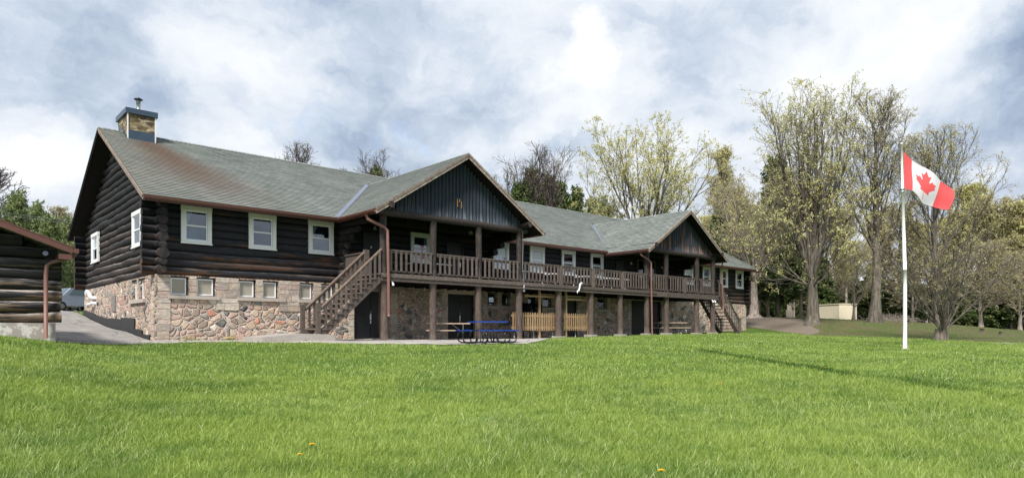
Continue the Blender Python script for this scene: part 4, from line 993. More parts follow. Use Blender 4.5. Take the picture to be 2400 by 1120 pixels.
# ---------------------------------------------------------------- flagpole and flag
fx, fy = at(2121, 26.0); fz = tz(fx, fy)
FP = thing('flagpole', 'tall slender white flagpole standing on the lawn', 'flagpole', (fx, fy, fz))
MT['pole'] = plain('white_pole_paint', (.80, .80, .80), .4, .4, var=.05, sc=3)
m = MB(); m.tube([(0, 0, -.1), (0, 0, .8), (0, 0, 1.6), (0, 0, 2.4), (0, 0, 3.1)], [.072, .071, .070, .069, .068], 14); m.build('lower_section', MT['pole'], FP)
lean = -RT*.13
m = MB(); m.tube([(0, 0, 3.08), (lean[0]*.75, lean[1]*.75, 6.22)], [.062, .055], 14); m.build('middle_section', MT['pole'], FP)
m = MB(); m.tube([(lean[0]*.75, lean[1]*.75, 6.2), (lean[0], lean[1], 8.02)], [.045, .035], 12); m.tube([(lean[0], lean[1], 8.0), (lean[0], lean[1], 8.06)], [.05, .02], 10); m.build('top_section', MT['pole'], FP)
m = MB(); c0 = (lean[0]*.78, lean[1]*.78); m.tube([(c0[0], c0[1], 6.12), (c0[0], c0[1], 6.24)], .085, 14); m.build('collar', MT['steel'], FP)
m = MB(); m.tube([(RT[0]*.08, RT[1]*.08, .9), (lean[0]+RT[0]*.07, lean[1]+RT[1]*.07, 7.95)], .006, 4); m.build('halyard', MT['pvc'], FP)
m = MB(); m.box(-.012, .012, -.14, -.06, 1.08, 1.12); m.box(-.012, .012, -.15, -.125, 1.0, 1.2); m.build('cleat', MT['darksteel'], FP)
m = MB(); m.tube([(0, 0, -.05), (0, 0, .035), (0, 0, .05)], [.16, .15, .09], 16); m.build('base_collar', MT['concrete'], FP)
def leaf_poly():
    segs = "m-90,2030 l45,-863 c -111,-98 l-859,151 l116,-320 c -20,-73 l-941,-762 l212,-99 c 34,-79 l-186,-572 l542,115 c 73,-38 l105,-247 l423,454 c 111,-57 l-204,-1052 l327,189 c 91,-27 l332,-652 l332,652 c 91,27 l327,-189 l-204,1052 c 111,57 l423,-454 l105,247 c 73,38 l542,-115 l-186,572 c 34,79 l212,99 l-941,762 c -20,73 l116,320 l-859,-151 c -111,98 l45,863"
    p = np.zeros(2); out = []
    for w in segs.replace('m', 'm ').replace('l', 'l ').replace('c ', 'c ').split():
        if w in 'mlc': continue
        p = p+np.array([float(v) for v in w.split(',')]) if ',' in w and len(w.split(',')) == 2 and w.split(',')[1] else p
        out.append(tuple(p))
    return out
def leaf_points():
    d = [(-90, 2030), (45, -863), (-111, -98), (-859, 151), (116, -320), (-20, -73), (-941, -762), (212, -99), (34, -79), (-186, -572), (542, 115), (73, -38), (105, -247), (423, 454), (111, -57), (-204, -1052), (327, 189), (91, -27), (332, -652), (332, 652), (91, 27), (327, -189), (-204, 1052), (111, 57), (423, -454), (105, 247), (73, 38), (542, -115), (-186, 572), (34, 79), (212, 99), (-941, 762), (-20, 73), (116, 320), (-859, -151), (-111, 98), (45, 863)]
    return np.cumsum(np.array(d, float), 0)
def cloth(c):
    def f(nt, o, r, b):
        b.inputs['Sheen Weight'].default_value = .2
        tr = b.inputs['Transmission Weight']; 
        return mix(nt, noise(nt, o, 60, 2), tuple(v*.95 for v in c), c)
    m = material('flag_cloth', f, .7, .2); nt = m.node_tree; b = nt.nodes['Principled BSDF']
    t = N(nt, 'ShaderNodeBsdfTranslucent', {'Color': (*c, 1)}); ms = N(nt, 'ShaderNodeMixShader', {0: .35, 1: b.outputs[0], 2: t.outputs[0]})
    nt.links.new(ms.outputs[0], nt.nodes['Material Output'].inputs[0]); return m
def build_flag():
    nu, nv = 260, 130; S = np.linspace(0, 1, nu+1); T = np.linspace(0, 1, nv+1)   # S along the fly, T down the hoist
    d = 26.0; ks_ = [0, .25, .5, .75, 1]
    top = np.array([(2117, 355), (2139, 374), (2172, 396), (2208, 423), (2243, 447)], float); bot = np.array([(2119, 441), (2137, 446), (2158, 474), (2189, 483), (2225, 492)], float)
    def P(arr, s): return np.stack([np.interp(s, ks_, arr[:, 0]), np.interp(s, ks_, arr[:, 1])], -1)
    def sm(arr, s):
        w = np.zeros((len(s), 2)); 
        for k, o in ((.25, -.05), (.5, 0), (.25, .05)): w += k*P(arr, np.clip(s+o, 0, 1))
        return w
    a = sm(top, S); b = sm(bot, S); a[0] = top[0]; b[0] = bot[0]
    sag = .04
    UV = a[:, None]*(1-T)[None, :, None]+b[:, None]*T[None, :, None]
    s2, t2 = np.meshgrid(S, T, indexing='ij')
    dep = d+(.13*np.sin(s2*8.5+t2*1.6)*s2**.6+.05*np.sin(s2*19-t2*3)*s2+.05*np.sin(t2*5+s2*3)*np.minimum(1, s2*3))
    UV[..., 1] += 5*np.sin(pi*t2)*np.sin(s2*6+.5)*.5
    x = CX+dep*FW[0]+(UV[..., 0]-1200)/FPX*d*RT[0]; y = CY+dep*FW[1]+(UV[..., 0]-1200)/FPX*d*RT[1]; z = CZ+(HORIZ-UV[..., 1])/FPX*d
    org = (fx+lean[0], fy+lean[1], float(z[0, 0]))
    V = np.stack([x, y, z], -1).reshape(-1, 3)-np.array(org)
    I = np.arange((nu+1)*(nv+1)).reshape(nu+1, nv+1); q = np.stack([I[:-1, :-1], I[:-1, 1:], I[1:, 1:], I[1:, :-1]], -1).reshape(-1, 4)
    sc_ = ((S[:-1]+S[1:])/2)[:, None]*np.ones((1, nv)); tc_ = ((T[:-1]+T[1:])/2)[None, :]*np.ones((nu, 1))
    lp = leaf_points(); fxp = (sc_-.5)*9600; fyp = (tc_-.5)*4800
    inl = inpoly(fxp.ravel(), fyp.ravel(), [tuple(p) for p in lp]); red = ((sc_ < .25) | (sc_ > .75)).ravel() | inl
    me = new_mesh('flag', V, q.ravel(), np.arange(len(q))*4, [cloth((.80, .80, .84)), cloth((.92, .12, .13))], red.astype(int), None, True)
    link('flag', me, label='red and white maple leaf flag blowing to the right from the white pole', cat='flag', loc=org)
build_flag()

# ---------------------------------------------------------------- storage shed, vehicles, far things
def shed():
    x, y = at(2008, 74); z = tz(x, y)-.03
    t = thing('storage_shed', 'beige ribbed metal storage shed at the edge of the woods', 'shed', (x, y, z), R(-42+14))
    mt = plain('beige_sheet_metal', (.74, .68, .54), .45, .4, var=.06)
    Wd, Dp, H = 2.3, 3.2, 2.0
    m = MB(); m.box(-Wd, 0, 0, Dp, .05, H)
    for i in range(15): xx = -Wd+.1+i*(Wd-.2)/14; m.box(xx-.035, xx+.035, -.035, -.002, .1, H-.12)
    m.build('wall_panel', mt, t)
    m = MB()
    for i in range(16): yy = .1+i*(Dp-.2)/15; m.box(.002, .035, yy-.035, yy+.035, .1, H-.12)
    m.build('side_panel', mt, t)
    m = MB(); m.box(-Wd-.06, .06, -.06, Dp+.06, H+.002, H+.10); m.build('shed_roof', mt, t)
    m = MB(); m.box(-.5, -.47, -.06, -.037, .3, H-.3); m.build('latch', MT['darksteel'], t)
shed()
def vehicle(name, label, cat, paint, kind='van'):
    t = thing(name, label, cat)
    if kind == 'van': pr = [(-2.35, .35), (2.35, .35), (2.4, .75), (2.25, 1.02), (1.35, 1.14), (.75, 1.72), (-1.95, 1.76), (-2.3, 1.15)]; gl = [(.95, 1.18), (.62, 1.62), (-1.85, 1.66), (-2.12, 1.16)]
    else: pr = [(-2.2, .32), (2.2, .32), (2.25, .65), (2.1, .86), (1.1, .95), (.45, 1.38), (-1.0, 1.40), (-1.75, .98), (-2.2, .9)]; gl = [(.88, .98), (.4, 1.31), (-.95, 1.33), (-1.5, .98)]
    m = MB(); m.prism(pr, 'y', -.88, .88); o = m.build('body', paint, t)
    m = MB()
    for y0, y1 in ((-.895, -.882), (.882, .895)): m.prism(gl, 'y', y0, y1)
    m.build('side_window', MT['carglass'], t)
    m = MB(); zb, zt = gl[3][1], gl[2][1]
    m.quad((gl[3][0]-.24, -.74, zb+.02), (gl[2][0]-.13, -.66, zt+.0), (gl[2][0]-.13, .66, zt+.0), (gl[3][0]-.24, .74, zb+.02)) if kind == 'van' else m.quad((-1.72, -.7, 1.03), (-1.06, -.62, 1.41), (-1.06, .62, 1.41), (-1.72, .7, 1.03))
    m.build('rear_window', MT['carglass'], t)
    m = MB(); fa, fb = (1.37, 1.16), (.79, 1.71)
    if kind != 'van': fa, fb = (1.12, .97), (.49, 1.385)
    m.quad((fa[0], .74, fa[1]), (fb[0]+.01, .66, fb[1]), (fb[0]+.01, -.66, fb[1]), (fa[0], -.74, fa[1])); m.build('windscreen', MT['carglass'], t)
    for x in (-1.45, 1.45):
        for y in (-.8, .8):
            m = MB(); m.tube([(x, y-.1, .33), (x, y+.1, .33)], .33, 18); w = m.build('wheel', MT['blackplastic'], t)
            m = MB(); m.tube([(x, y-.115, .33), (x, y+.115, .33)], .19, 12); m.build('rim', MT['steel'], w)
    for y in (-.72, .72):
        m = MB(); m.box(-2.40 if kind == 'van' else -2.22, -2.2, y-.12, y+.12, .8, 1.05 if kind == 'van' else .88); m.build('tail_light', plain('red_lens', (.5, .03, .02), .3), t)
        m = MB(); m.box(2.2, 2.40 if kind == 'van' else 2.27, y-.15, y+.15, .62, .76); m.build('headlight', MT['pvc'], t)
    return t
van = vehicle('parked_van', 'grey blue minivan parked behind the lodge at the top of the driveway', 'van', plain('slate_paint', (.30, .34, .43), .3, .6, .1))
x, y = at(172, 52); van.location = (x, y, tz(x, y)+.02); van.rotation_euler = (0, 0, R(205))
c2 = vehicle('parked_car', 'pale silver car parked behind the minivan and the cabin corner', 'car', plain('silver_paint', (.45, .50, .54), .3, .6, .3), 'car')
x, y = at(143, 67); c2.location = (x, y, tz(x, y)+.1); c2.rotation_euler = (0, 0, R(220))
c3 = vehicle('parked_car', 'white car far off between the big maple trunk and the beige shed', 'car', plain('white_paint', (.7, .7, .7), .3, .6), 'car')
x, y = at(1927, 100); c3.location = (x, y, tz(x, y)); c3.rotation_euler = (0, 0, R(-40))
# green-roofed cottage behind the far end
x, y = at(1762, 78); z = tz(x, y)
t = thing('cottage', 'dark cottage with a green roof edge behind the far corner of the lodge', 'cottage', (x, y, z), R(-42))
m = MB(); m.prism([(-5, 0), (1.0, 0), (1.0, 3.6), (-2, 5.6), (-5, 3.6)], 'y', 0, 6); m.build('wall', MT['brown'], t)
m = MB()
for s in (-1, 1): m.bar((-2, -.6, 5.85), (-2+s*3.6, -.6, 3.45), .12, .30); m.quad((-2, -.6, 5.9), (-2+s*3.6, -.6, 3.5), (-2+s*3.6, 6.5, 3.5), (-2, 6.5, 5.9))
m.build('roof', plain('green_metal_roof', (.10, .30, .12), .4), t)
m = MB(); m.box(.3, .75, -.03, -.003, 1.2, 3.0); m.build('door', MT['pvc'], t)
# far figures and bits seen through the trees
t = thing('stone_pillar', 'pale stone pillar standing among the trunks beyond the gravel', 'pillar', (*at(1850, 80), tz(*at(1850, 80))))
m = MB(); m.box(-.28, .28, -.28, .28, 0, 1.2); m.box(-.2, .2, -.2, .2, 1.203, 2.0); m.box(-.24, .24, -.24, .24, 2.003, 2.12); m.build('pillar_block', MT['sill'], t)
def post(u, d, h, r, label):
    x, y = at(u, d); t = thing('wooden_post', label, 'post', (x, y, tz(x, y))); m = MB(); m.tube([(0, 0, -.2), (0, 0, h*.5), (.02, 0, h)], [r, r, r*.92], 10); m.build('post_shaft', MT['post'], t)
    m = MB(); m.tube([(.02, 0, h), (.02, 0, h+.04)], [r*1.05, r*.9], 10); m.build('post_cap', MT['steel'], t)
post(1877, 62, 2.6, .16, 'grey wooden post standing left of the big maple trunk')
def person_far(x, y, label, shirt, h=1.65):
    import bmesh
    t = thing('person', label, 'person', (x, y, tz(x, y)), random.uniform(0, 6))
    J = {'pel': (0, 0, .95), 'chest': (0, 0, 1.3), 'neck': (0, 0, 1.45), 'head': (0, .02, 1.58), 'top': (0, .02, 1.68)}
    me = bpy.data.meshes.new('person_body'); pts = [J['pel'], J['chest'], J['neck'], J['head'], J['top']]
    rad = [.14, .17, .06, .10, .06]; ed = [(0, 1), (1, 2), (2, 3), (3, 4)]
    for s in (-1, 1):
        b = len(pts); pts += [(s*.19, 0, 1.40), (s*.27, .03, 1.15), (s*.25, .14, .93), (s*.24, .18, .85)]; rad += [.06, .045, .033, .03]; ed += [(1, b), (b, b+1), (b+1, b+2), (b+2, b+3)]
        b = len(pts); pts += [(s*.09, 0, .88), (s*.10, .02, .48), (s*.10, 0, .08), (s*.11, .14, .04)]; rad += [.095, .065, .045, .045]; ed += [(0, b), (b, b+1), (b+1, b+2), (b+2, b+3)]
    me.from_pydata(pts, ed, []); o = bpy.data.objects.new('body', me); COL.objects.link(o); o.parent = t
    mod = o.modifiers.new('skin', 'SKIN'); 
    for v, r_ in zip(me.skin_vertices[0].data, rad): v.radius = (r_, r_*.8)
    me.skin_vertices[0].data[0].use_root = True
    o.modifiers.new('sub', 'SUBSURF').render_levels = 1
    me.materials.append(shirt)
for u, d, lab, c in ((2172, 74, 'far person in a white top sitting by the woods behind the flagpole', (.6, .55, .56)), (2181, 75, 'far person in a red top near the woods right of the flagpole', (.35, .05, .06)), (2193, 76, 'far person in dark blue clothes near the multi stemmed tree', (.02, .03, .09))):
    x, y = at(u, d); person_far(x, y, lab, plain('clothing', c, .8))
# overhead cables at the upper left
for (v0, v1, dd, lab) in ((492, 517, 0, 'upper thin overhead cable crossing the trees at the far left'), (500, 522, 1, 'lower thin overhead cable crossing the trees at the far left')):
    a = at(-60, 45); b = at(230, 60); P = []
    for i in range(12):
        s = i/11; u = -60+290*s; d = 45+15*s; q = at(u, d); P.append((*q, hz(v0-6+(v1-v0+12)*s+4*sin(pi*s), d)))
    m = MB(); m.tube(np.array(P)-np.array(P[0]), .018, 5); m.build('overhead_cable', MT['flashing'], None, loc=P[0], label=lab, cat='cable')

# ================================================================ TREES
def bark(c0, c1, c2):
    def f(nt, o, r, b):
        n = noise(nt, scalev(nt, o, (6, 6, 1.2)), 1, 6, .7); g = noise(nt, o, 1.3, 3)
        return mix(nt, mrange(nt, g, .5, .75, 0, .5), ramp(nt, n, [(.35, c0), (.5, c1), (.68, c2)]), c2), (n, .6, .04)
    return f
MT['bark'] = material('grey_brown_bark', bark((.055, .048, .040), (.12, .104, .086), (.23, .205, .17)), .9, .15)
MT['bark_pale'] = material('pale_bark', bark((.14, .115, .10), (.30, .255, .22), (.46, .41, .36)), .9, .15)
MT['bark_dark'] = material('dark_twigs', bark((.04, .03, .034), (.085, .066, .07), (.15, .125, .125)), .9, .15)
def leafmat(name, cols, tl=.45):
    def f(nt, o, r, b):
        n = noise(nt, o, .5, 3)
        return ramp(nt, M(nt, 'ADD', M(nt, 'MULTIPLY', r, .7), M(nt, 'MULTIPLY', n, .3)), [(i/(len(cols)-1)*.8+.1, c) for i, c in enumerate(cols)])
    m = material(name, f, .6, .3); nt = m.node_tree; b = nt.nodes['Principled BSDF']; src = b.inputs['Base Color'].links[0].from_socket
    t = N(nt, 'ShaderNodeBsdfTranslucent', {'Color': src}); ms = N(nt, 'ShaderNodeMixShader', {0: tl, 1: b.outputs[0], 2: t.outputs[0]})
    nt.links.new(ms.outputs[0], nt.nodes['Material Output'].inputs[0]); return m
MT['bud_yellow'] = leafmat('yellow_green_buds', [(.38, .36, .11), (.54, .52, .20), (.68, .65, .31), (.80, .76, .48)])
MT['bud_tan'] = leafmat('tan_green_buds', [(.29, .25, .12), (.44, .40, .19), (.57, .52, .27), (.68, .63, .39)])
MT['needle_dark'] = leafmat('dark_evergreen_needles', [(.025, .048, .014), (.06, .095, .028), (.11, .155, .045), (.18, .22, .08)], .2)
MT['needle_soft'] = leafmat('soft_pine_needles', [(.08, .12, .04), (.17, .225, .08), (.28, .33, .14), (.40, .43, .23)], .3)
MT['bush'] = leafmat('grey_brush', [(.09, .075, .06), (.16, .13, .11), (.24, .2, .17)], .1)

def unit(v): return v/(np.linalg.norm(v, axis=-1, keepdims=True)+1e-9)
def children(C, Rd, n, tlo, thi, ang, length, P, wander, up, rfac=.6, rmin=.006, taper=.25, droop=0, G=None, even=False):
    """n side branches on every curve of C"""
    G = G or rng; K, Pn, _ = C.shape; i = np.repeat(np.arange(K), n)
    # spread evenly with jitter
    base = np.tile(np.arange(n), K)/max(1, n); t = tlo+(thi-tlo)*np.clip(base+G.uniform(0, 1./n, len(i)), 0, 1)
    f = t*(Pn-1); k = np.minimum(f.astype(int), Pn-2); w = (f-k)[:, None]
    st = C[i, k]*(1-w)+C[i, k+1]*w; tan = unit(C[i, k+1]-C[i, k]); r0 = Rd[i, k]*(1-w[:, 0])+Rd[i, k+1]*w[:, 0]
    rv = unit(G.normal(size=tan.shape)); perp = unit(np.cross(tan, rv)); u01 = G.random(len(i))
    if even:
        az = np.arange(len(i))*2.39996+G.uniform(-.3, .3, len(i)); perp = np.stack([np.cos(az), np.sin(az), 0*az], -1); u01 = (G.permutation(len(i))+.5)/len(i)
    a = (ang[0]+(ang[1]-ang[0])*u01)[:, None]; d = unit(tan*np.cos(a)+perp*np.sin(a))
    Ln = length(t, G.uniform(.7, 1.25, len(i))); Ln = Ln if np.ndim(Ln) else np.full(len(i), Ln)
    out = np.empty((len(i), P, 3)); out[:, 0] = st; step = (Ln/(P-1))[:, None]
    for p in range(1, P):
        d = unit(d+G.normal(0, wander, d.shape)+np.array([0, 0, up-droop*p/P])); out[:, p] = out[:, p-1]+d*step
    r = np.maximum(rmin, np.minimum(r0*rfac, r0*.9)); tt = np.linspace(0, 1, P)[None]
    R_ = np.maximum(rmin, r[:, None]*(1-(1-taper)*tt)); return out, R_
def deciduous(name, seed, H, trunk_h, r0, limbs, limb_ang, limb_len, n2, n3, up, mbark, mleaf, nleaf, lsize, lean=(0, 0), low=None, lenvar=.15, central=.0, limb_up=.10, twig=.014, wander=.09, flare=1.5, spread=1.0, ang2=(.35, .8)):
    G = np.random.default_rng(seed); curves = []
    P0 = 9; top = H*(central if central else trunk_h/H)
    t = np.linspace(0, 1, P0); zz = t*top
    w = np.cumsum(G.normal(0, .02*top/P0, (P0, 2)), 0); w[0] = 0
    T = np.stack([w[:, 0]+lean[0]*zz, w[:, 1]+lean[1]*zz, zz], -1)[None]
    rr = r0*(1-(.45 if not central else .85)*t); rr[0] *= flare; rr[1] *= 1.04
    C0 = (T, rr[None]); lv = [C0]
    if central:
        L1 = children(T, rr[None], limbs, trunk_h/top, .99, limb_ang, lambda t, u: limb_len*(1.18-.78*(t-trunk_h/top)/(1-trunk_h/top+1e-6))*u, 9, wander*.7, limb_up, .40, .025, .22, G=G, even=True)
    else:
        L1 = children(T, rr[None], limbs, .72, 1.0, limb_ang, lambda t, u: limb_len*(1-lenvar+lenvar*u), 11, wander*.6, limb_up, .46, .03, .22, G=G, even=True)
    if low:
        La = children(T, rr[None], low[0], low[2] if len(low) > 2 else .75, .98, (.95, 1.5), lambda t, u: low[1]*(.8+.3*u), 11, wander, .11, .22, .03, .25, G=G, even=True)
        if not central: La = (La[0][:, :], La[1][:, :])
        if L1[0].shape[1] != La[0].shape[1]:
            L1 = (np.stack([np.stack([np.interp(np.linspace(0, 1, 11), np.linspace(0, 1, L1[0].shape[1]), L1[0][k, :, c]) for c in range(3)], -1) for k in range(len(L1[0]))]), np.stack([np.interp(np.linspace(0, 1, 11), np.linspace(0, 1, L1[1].shape[1]), L1[1][k]) for k in range(len(L1[1]))]))
        L1 = (np.concatenate([L1[0], La[0]]), np.concatenate([L1[1], La[1]]))
    lv.append(L1)
    L2 = children(*L1, n2, .14, .97, ang2, lambda t, u: limb_len*.42*spread*(1.15-.6*t)*u, 7, wander, up, .55, twig*1.6, .3, G=G); lv.append(L2)
    L3 = children(*L2, n3, .2, .98, (.35, .8), lambda t, u: limb_len*.17*spread*(1.15-.4*t)*u, 5, wander*1.3, up*.8, .55, twig, .5, G=G); lv.append(L3)
    L4 = children(*L3, 2, .25, .98, (.4, .9), lambda t, u: limb_len*.075*spread*u, 3, wander*1.5, up*.5, .7, twig*.75, .6, G=G); lv.append(L4)
    Vs, Qs, n = [], [], 0
    for (Cv, Rv), k in zip(lv, (10, 7, 4, 3, 3)):
        V, q = tubes(Cv, Rv, k); Vs.append(V); Qs.append(q+n); n += len(V)
    V = np.concatenate(Vs); q = np.concatenate(Qs)
    zmax = np.percentile(V[:, 2], 99.2); s = H/zmax
    sq = lambda z: np.where(z*s > H*.97, H*.97+(z*s-H*.97)*.3, z*s)
    V[:, 2] = sq(V[:, 2])
    trunk = new_mesh(name+'_wood', V, q.ravel(), np.arange(len(q))*4, [mbark], None, None, True)
    crown = None
    if nleaf:
        tips = np.concatenate([L4[0][:, 1:].reshape(-1, 3), L3[0][:, -1:].reshape(-1, 3)]); tips[:, 2] = sq(tips[:, 2])
        crown = leaves(name+'_leaves', tips, nleaf, lsize, mleaf, G, jit=lsize*1.1, cl=6)
    return trunk, crown
def leaves(name, tips, n, size, mat, G, jit=.15, stretch=1.6, cl=1):
    if cl > 1:
        m_ = n//cl; c = np.repeat(tips[G.integers(0, len(tips), m_)], cl, 0); n = len(c); c = c+G.normal(0, jit, (n, 3))
    else: c = tips[G.integers(0, len(tips), n)]+G.normal(0, jit, (n, 3))
    a = unit(G.normal(size=(n, 3))); b = unit(np.cross(a, G.normal(size=(n, 3)))); s = (size*G.uniform(.5, 1.35, n))[:, None]
    V = np.stack([c-a*s*.5*stretch, c+b*s*.42, c+a*s*.5*stretch, c-b*s*.42], 1).reshape(-1, 3)
    return new_mesh(name, V, np.arange(n*4), np.arange(n)*4, [mat], None, np.repeat(G.random(n), 4), False)
def conifer(name, seed, H, Rb, z0, mat, n=150, nl=9000, size=.38, droop=.05, power=.85, r0=.2, ragged=.25):
    G = np.random.default_rng(seed)
    T = np.zeros((1, 8, 3)); T[0, :, 2] = np.linspace(0, H, 8); T[0, :, :2] = np.cumsum(G.normal(0, .04, (8, 2)), 0)
    rr = (r0*np.linspace(1, .08, 8))[None]
    B, Rb_ = children(T, rr, n, z0, .99, (1.1, 1.6), lambda t, u: Rb*(np.clip((1-t)/(1-z0), 0.02, 1)**power)*(u**.5+G.uniform(-ragged, ragged, len(t))), 6, .08, .03, .4, .012, .2, droop=droop, G=G)
    B2, R2 = children(B, Rb_, 5, .2, .98, (.5, 1.0), lambda t, u: Rb*.26*u, 3, .12, 0, .5, .008, .5, G=G)
    V1, q1 = tubes(T, rr, 8); V2, q2 = tubes(B, Rb_, 3); V = np.concatenate([V1, V2]); q = np.concatenate([q1, q2+len(V1)])
    wood = new_mesh(name+'_wood', V, q.ravel(), np.arange(len(q))*4, [MT['bark']], None, None, True)
    tips = np.concatenate([B[:, 1:].reshape(-1, 3), B2.reshape(-1, 3)])
    return wood, leaves(name+'_needles', tips, nl, size, mat, G, jit=size*.6, stretch=2.4)
def plant_tree(name, meshes, label, cat, u, d, rz=0, sc=1.0, group=None, zoff=-.15, xy=None):
    x, y = xy if xy else at(u, d); t = thing(name, label, cat, (x, y, tz(x, y)+zoff), rz, group); t.scale = sc if isinstance(sc, tuple) else (sc, sc, sc)
    link('trunk', meshes[0], t)
    if meshes[1]: link('crown', meshes[1], t)
    return t
def Hpx(v0, u, d):           # height above local ground of a point seen in row v0
    x, y = at(u, d); return hz(v0, d)-tz(x, y)
D = deciduous
# big maple with many upswept stems, right of the lodge
big = D('big_maple', 11, Hpx(203, 1905, 50), 3.5, .52, 15, (.02, .44), 12.0, 9, 6, .05, MT['bark'], MT['bud_yellow'], 26000, .085, limb_up=.055, wander=.06, twig=.011, flare=1.4, spread=.9, ang2=(.25, .6), low=(7, 5.0), lenvar=.25)
plant_tree('maple_tree', big, 'broad maple with many upswept stems and yellow buds beside the gravel', 'tree', 1905, 50, 1.2)
m2 = D('tall_tree', 23, Hpx(206, 2050, 54), 5.5, .40, 28, (.4, .85), 6.2, 7, 5, .09, MT['bark'], MT['bud_tan'], 11000, .08, central=.93, limb_up=.15, wander=.07, twig=.011, ang2=(.3, .65))
plant_tree('tall_tree', m2, 'tall straight trunked tree with arching bare limbs left of the flagpole', 'tree', 2050, 54, .4)
m3 = D('arch_tree', 31, Hpx(300, 2200, 62), 4.0, .42, 20, (.5, .95), 8.0, 9, 5, .08, MT['bark'], MT['bud_tan'], 12000, .085, central=.85, limb_up=.13, wander=.08, twig=.012, ang2=(.3, .65))
plant_tree('spreading_tree', m3, 'spreading tree with fine reddish twigs rising behind the flag', 'tree', 2195, 62, 2.2)
m4 = D('lawn_maple', 44, Hpx(278, 1505, 66), 7.5, .50, 11, (.10, 1.05), 10.5, 9, 6, .05, MT['bark'], MT['bud_yellow'], 21000, .11, limb_up=.05, wander=.07, twig=.013, ang2=(.3, .7), lenvar=.2, spread=1.05)
plant_tree('maple_tree', m4, 'round crowned maple with yellow buds rising behind the lodge roof', 'tree', 1508, 66, 2.1)
m5 = D('multi_stem', 52, Hpx(520, 2210, 38)*1.0, .7, .2, 13, (.05, .85), 5.6, 8, 5, .03, MT['bark'], MT['bud_tan'], 4000, .05, limb_up=.04, wander=.09, twig=.008, flare=2.0, ang2=(.3, .8), lenvar=.6)
plant_tree('multi_stemmed_tree', m5, 'low bare tree with many pale stems from one burled base right of the flagpole', 'tree', 2210, 38.5, 0, (1.15, 1.15, 1))
x, y = at(2206, 38.3)
m = MB()
for i in range(14):
    a = random.uniform(0, 6.28); r = random.uniform(.05, .3); m.tube([(cos(a)*r, sin(a)*r, -.1), (cos(a)*r*1.1, sin(a)*r*1.1, .3), (cos(a)*r, sin(a)*r, .62+random.uniform(-.15, .1))], [.16, .17, .08], 8, wob=.2)
m.build('burled_stump', MT['bark'], None, loc=(x, y, tz(x, y)), label='knobbly dark burl at the foot of the multi stemmed tree', cat='stump')
m6 = D('pale_trunk', 63, Hpx(400, 1775, 58), 3.2, .42, 9, (.2, .9), 7.5, 11, 7, .04, MT['bark_pale'], MT['bud_tan'], 16000, .08, lean=(.10, .05), limb_up=.06, flare=2.1, twig=.012)
plant_tree('pale_tree', m6, 'leaning pale trunked tree just past the far corner of the lodge', 'tree', 1768, 58, 0)
m7 = D('thin_budding', 71, Hpx(340, 1690, 76), 5, .22, 22, (.35, .8), 4.6, 9, 6, .10, MT['bark'], MT['bud_tan'], 16000, .10, central=.95, limb_up=.2, twig=.013)
plant_tree('slender_tree', m7, 'slender tan budded tree rising behind the far gable', 'tree', 1690, 76, 0)
# bare trees over the roof line
bare = [(697, 321, 78, 81, 6.0, 13, (.03, .42), 5.2, 'narrow oval bare tree above the main roof, nearest the chimney'), (878, 341, 80, 82, 5.0, 11, (.1, 1.0), 5.0, 'rounded bare tree above the roof left of the front gable'), (790, 384, 84, 83, 4.0, 9, (.1, .6), 3.2, 'small bare treetop just showing between two larger ones over the roof'),
        (1238, 337, 76, 84, 7.0, 8, (.05, .5), 6.5, 'bare tree right of the front gable, left one of the pair'), (1292, 336, 74, 85, 7.0, 7, (.05, .5), 6.5, 'bare tree right of the front gable, right one of the pair'), (1192, 398, 80, 86, 5.0, 9, (.1, .8), 4.6, 'small bare tree close against the slope of the front gable')]
for u, v, d, sd, fh, nl_, an, ll, lab in bare:
    H = Hpx(v, u, d); w = D('bare%d' % sd, sd, H, H-fh, .24, nl_, an, ll, 8, 6, .06, MT['bark_dark'], MT['bud_tan'], 1500, .06, limb_up=.03, twig=.014, wander=.11, ang2=(.35, .8), lenvar=.3)
    plant_tree('bare_tree', w, lab, 'tree', u, d, sd)
# evergreens
cA = conifer('spruce', 91, 12, 2.7, .10, MT['needle_dark'], 210, 30000, .15, power=1.0, ragged=.3)
cB = conifer('cedar', 92, 12, 2.6, .02, MT['needle_dark'], 190, 26000, .19, droop=-.1, power=.7, ragged=.35)
cD = conifer('pine_spire', 94, 12, 2.9, .08, MT['needle_soft'], 200, 30000, .16, power=.95, ragged=.35)
cC = conifer('pine', 93, 12, 4.2, .15, MT['needle_soft'], 130, 30000, .17, droop=-.05, power=.55, ragged=.4)
ever = [(cA, 1250, 402, 78, 'dark spruce tip behind the pair of bare trees over the roof', .85), (cA, 1283, 418, 76, 'dark spruce beside the right bare tree over the roof', .9), (cB, 1216, 436, 76, 'ragged dark cedar close to the front gable slope', 1), (cA, 1318, 432, 80, 'small dark spruce over the ridge between gable and maple', .8), (cA, 1348, 446, 82, 'small dark spruce over the ridge just left of the maple', .8), (cC, 1405, 474, 78, 'yellowish evergreen showing over the ridge under the maple', .8),
        (cB, 1692, 500, 74, 'dark cedar behind the far gable peak', 1), (cA, 1823, 378, 66, 'dark spruce rising behind the left side of the big maple', 1), (cA, 1735, 470, 70, 'dark spruce between the far gable and the big maple', .9), (cB, 885, 404, 90, 'small dark evergreen tip under the rounded bare tree', .7)]
for m, u, v, d, lab, wsc in ever:
    s = Hpx(v, u, d)/12; plant_tree('evergreen_tree', m, lab, 'evergreen', u, d, u*.1, (s*wsc, s*wsc, s))
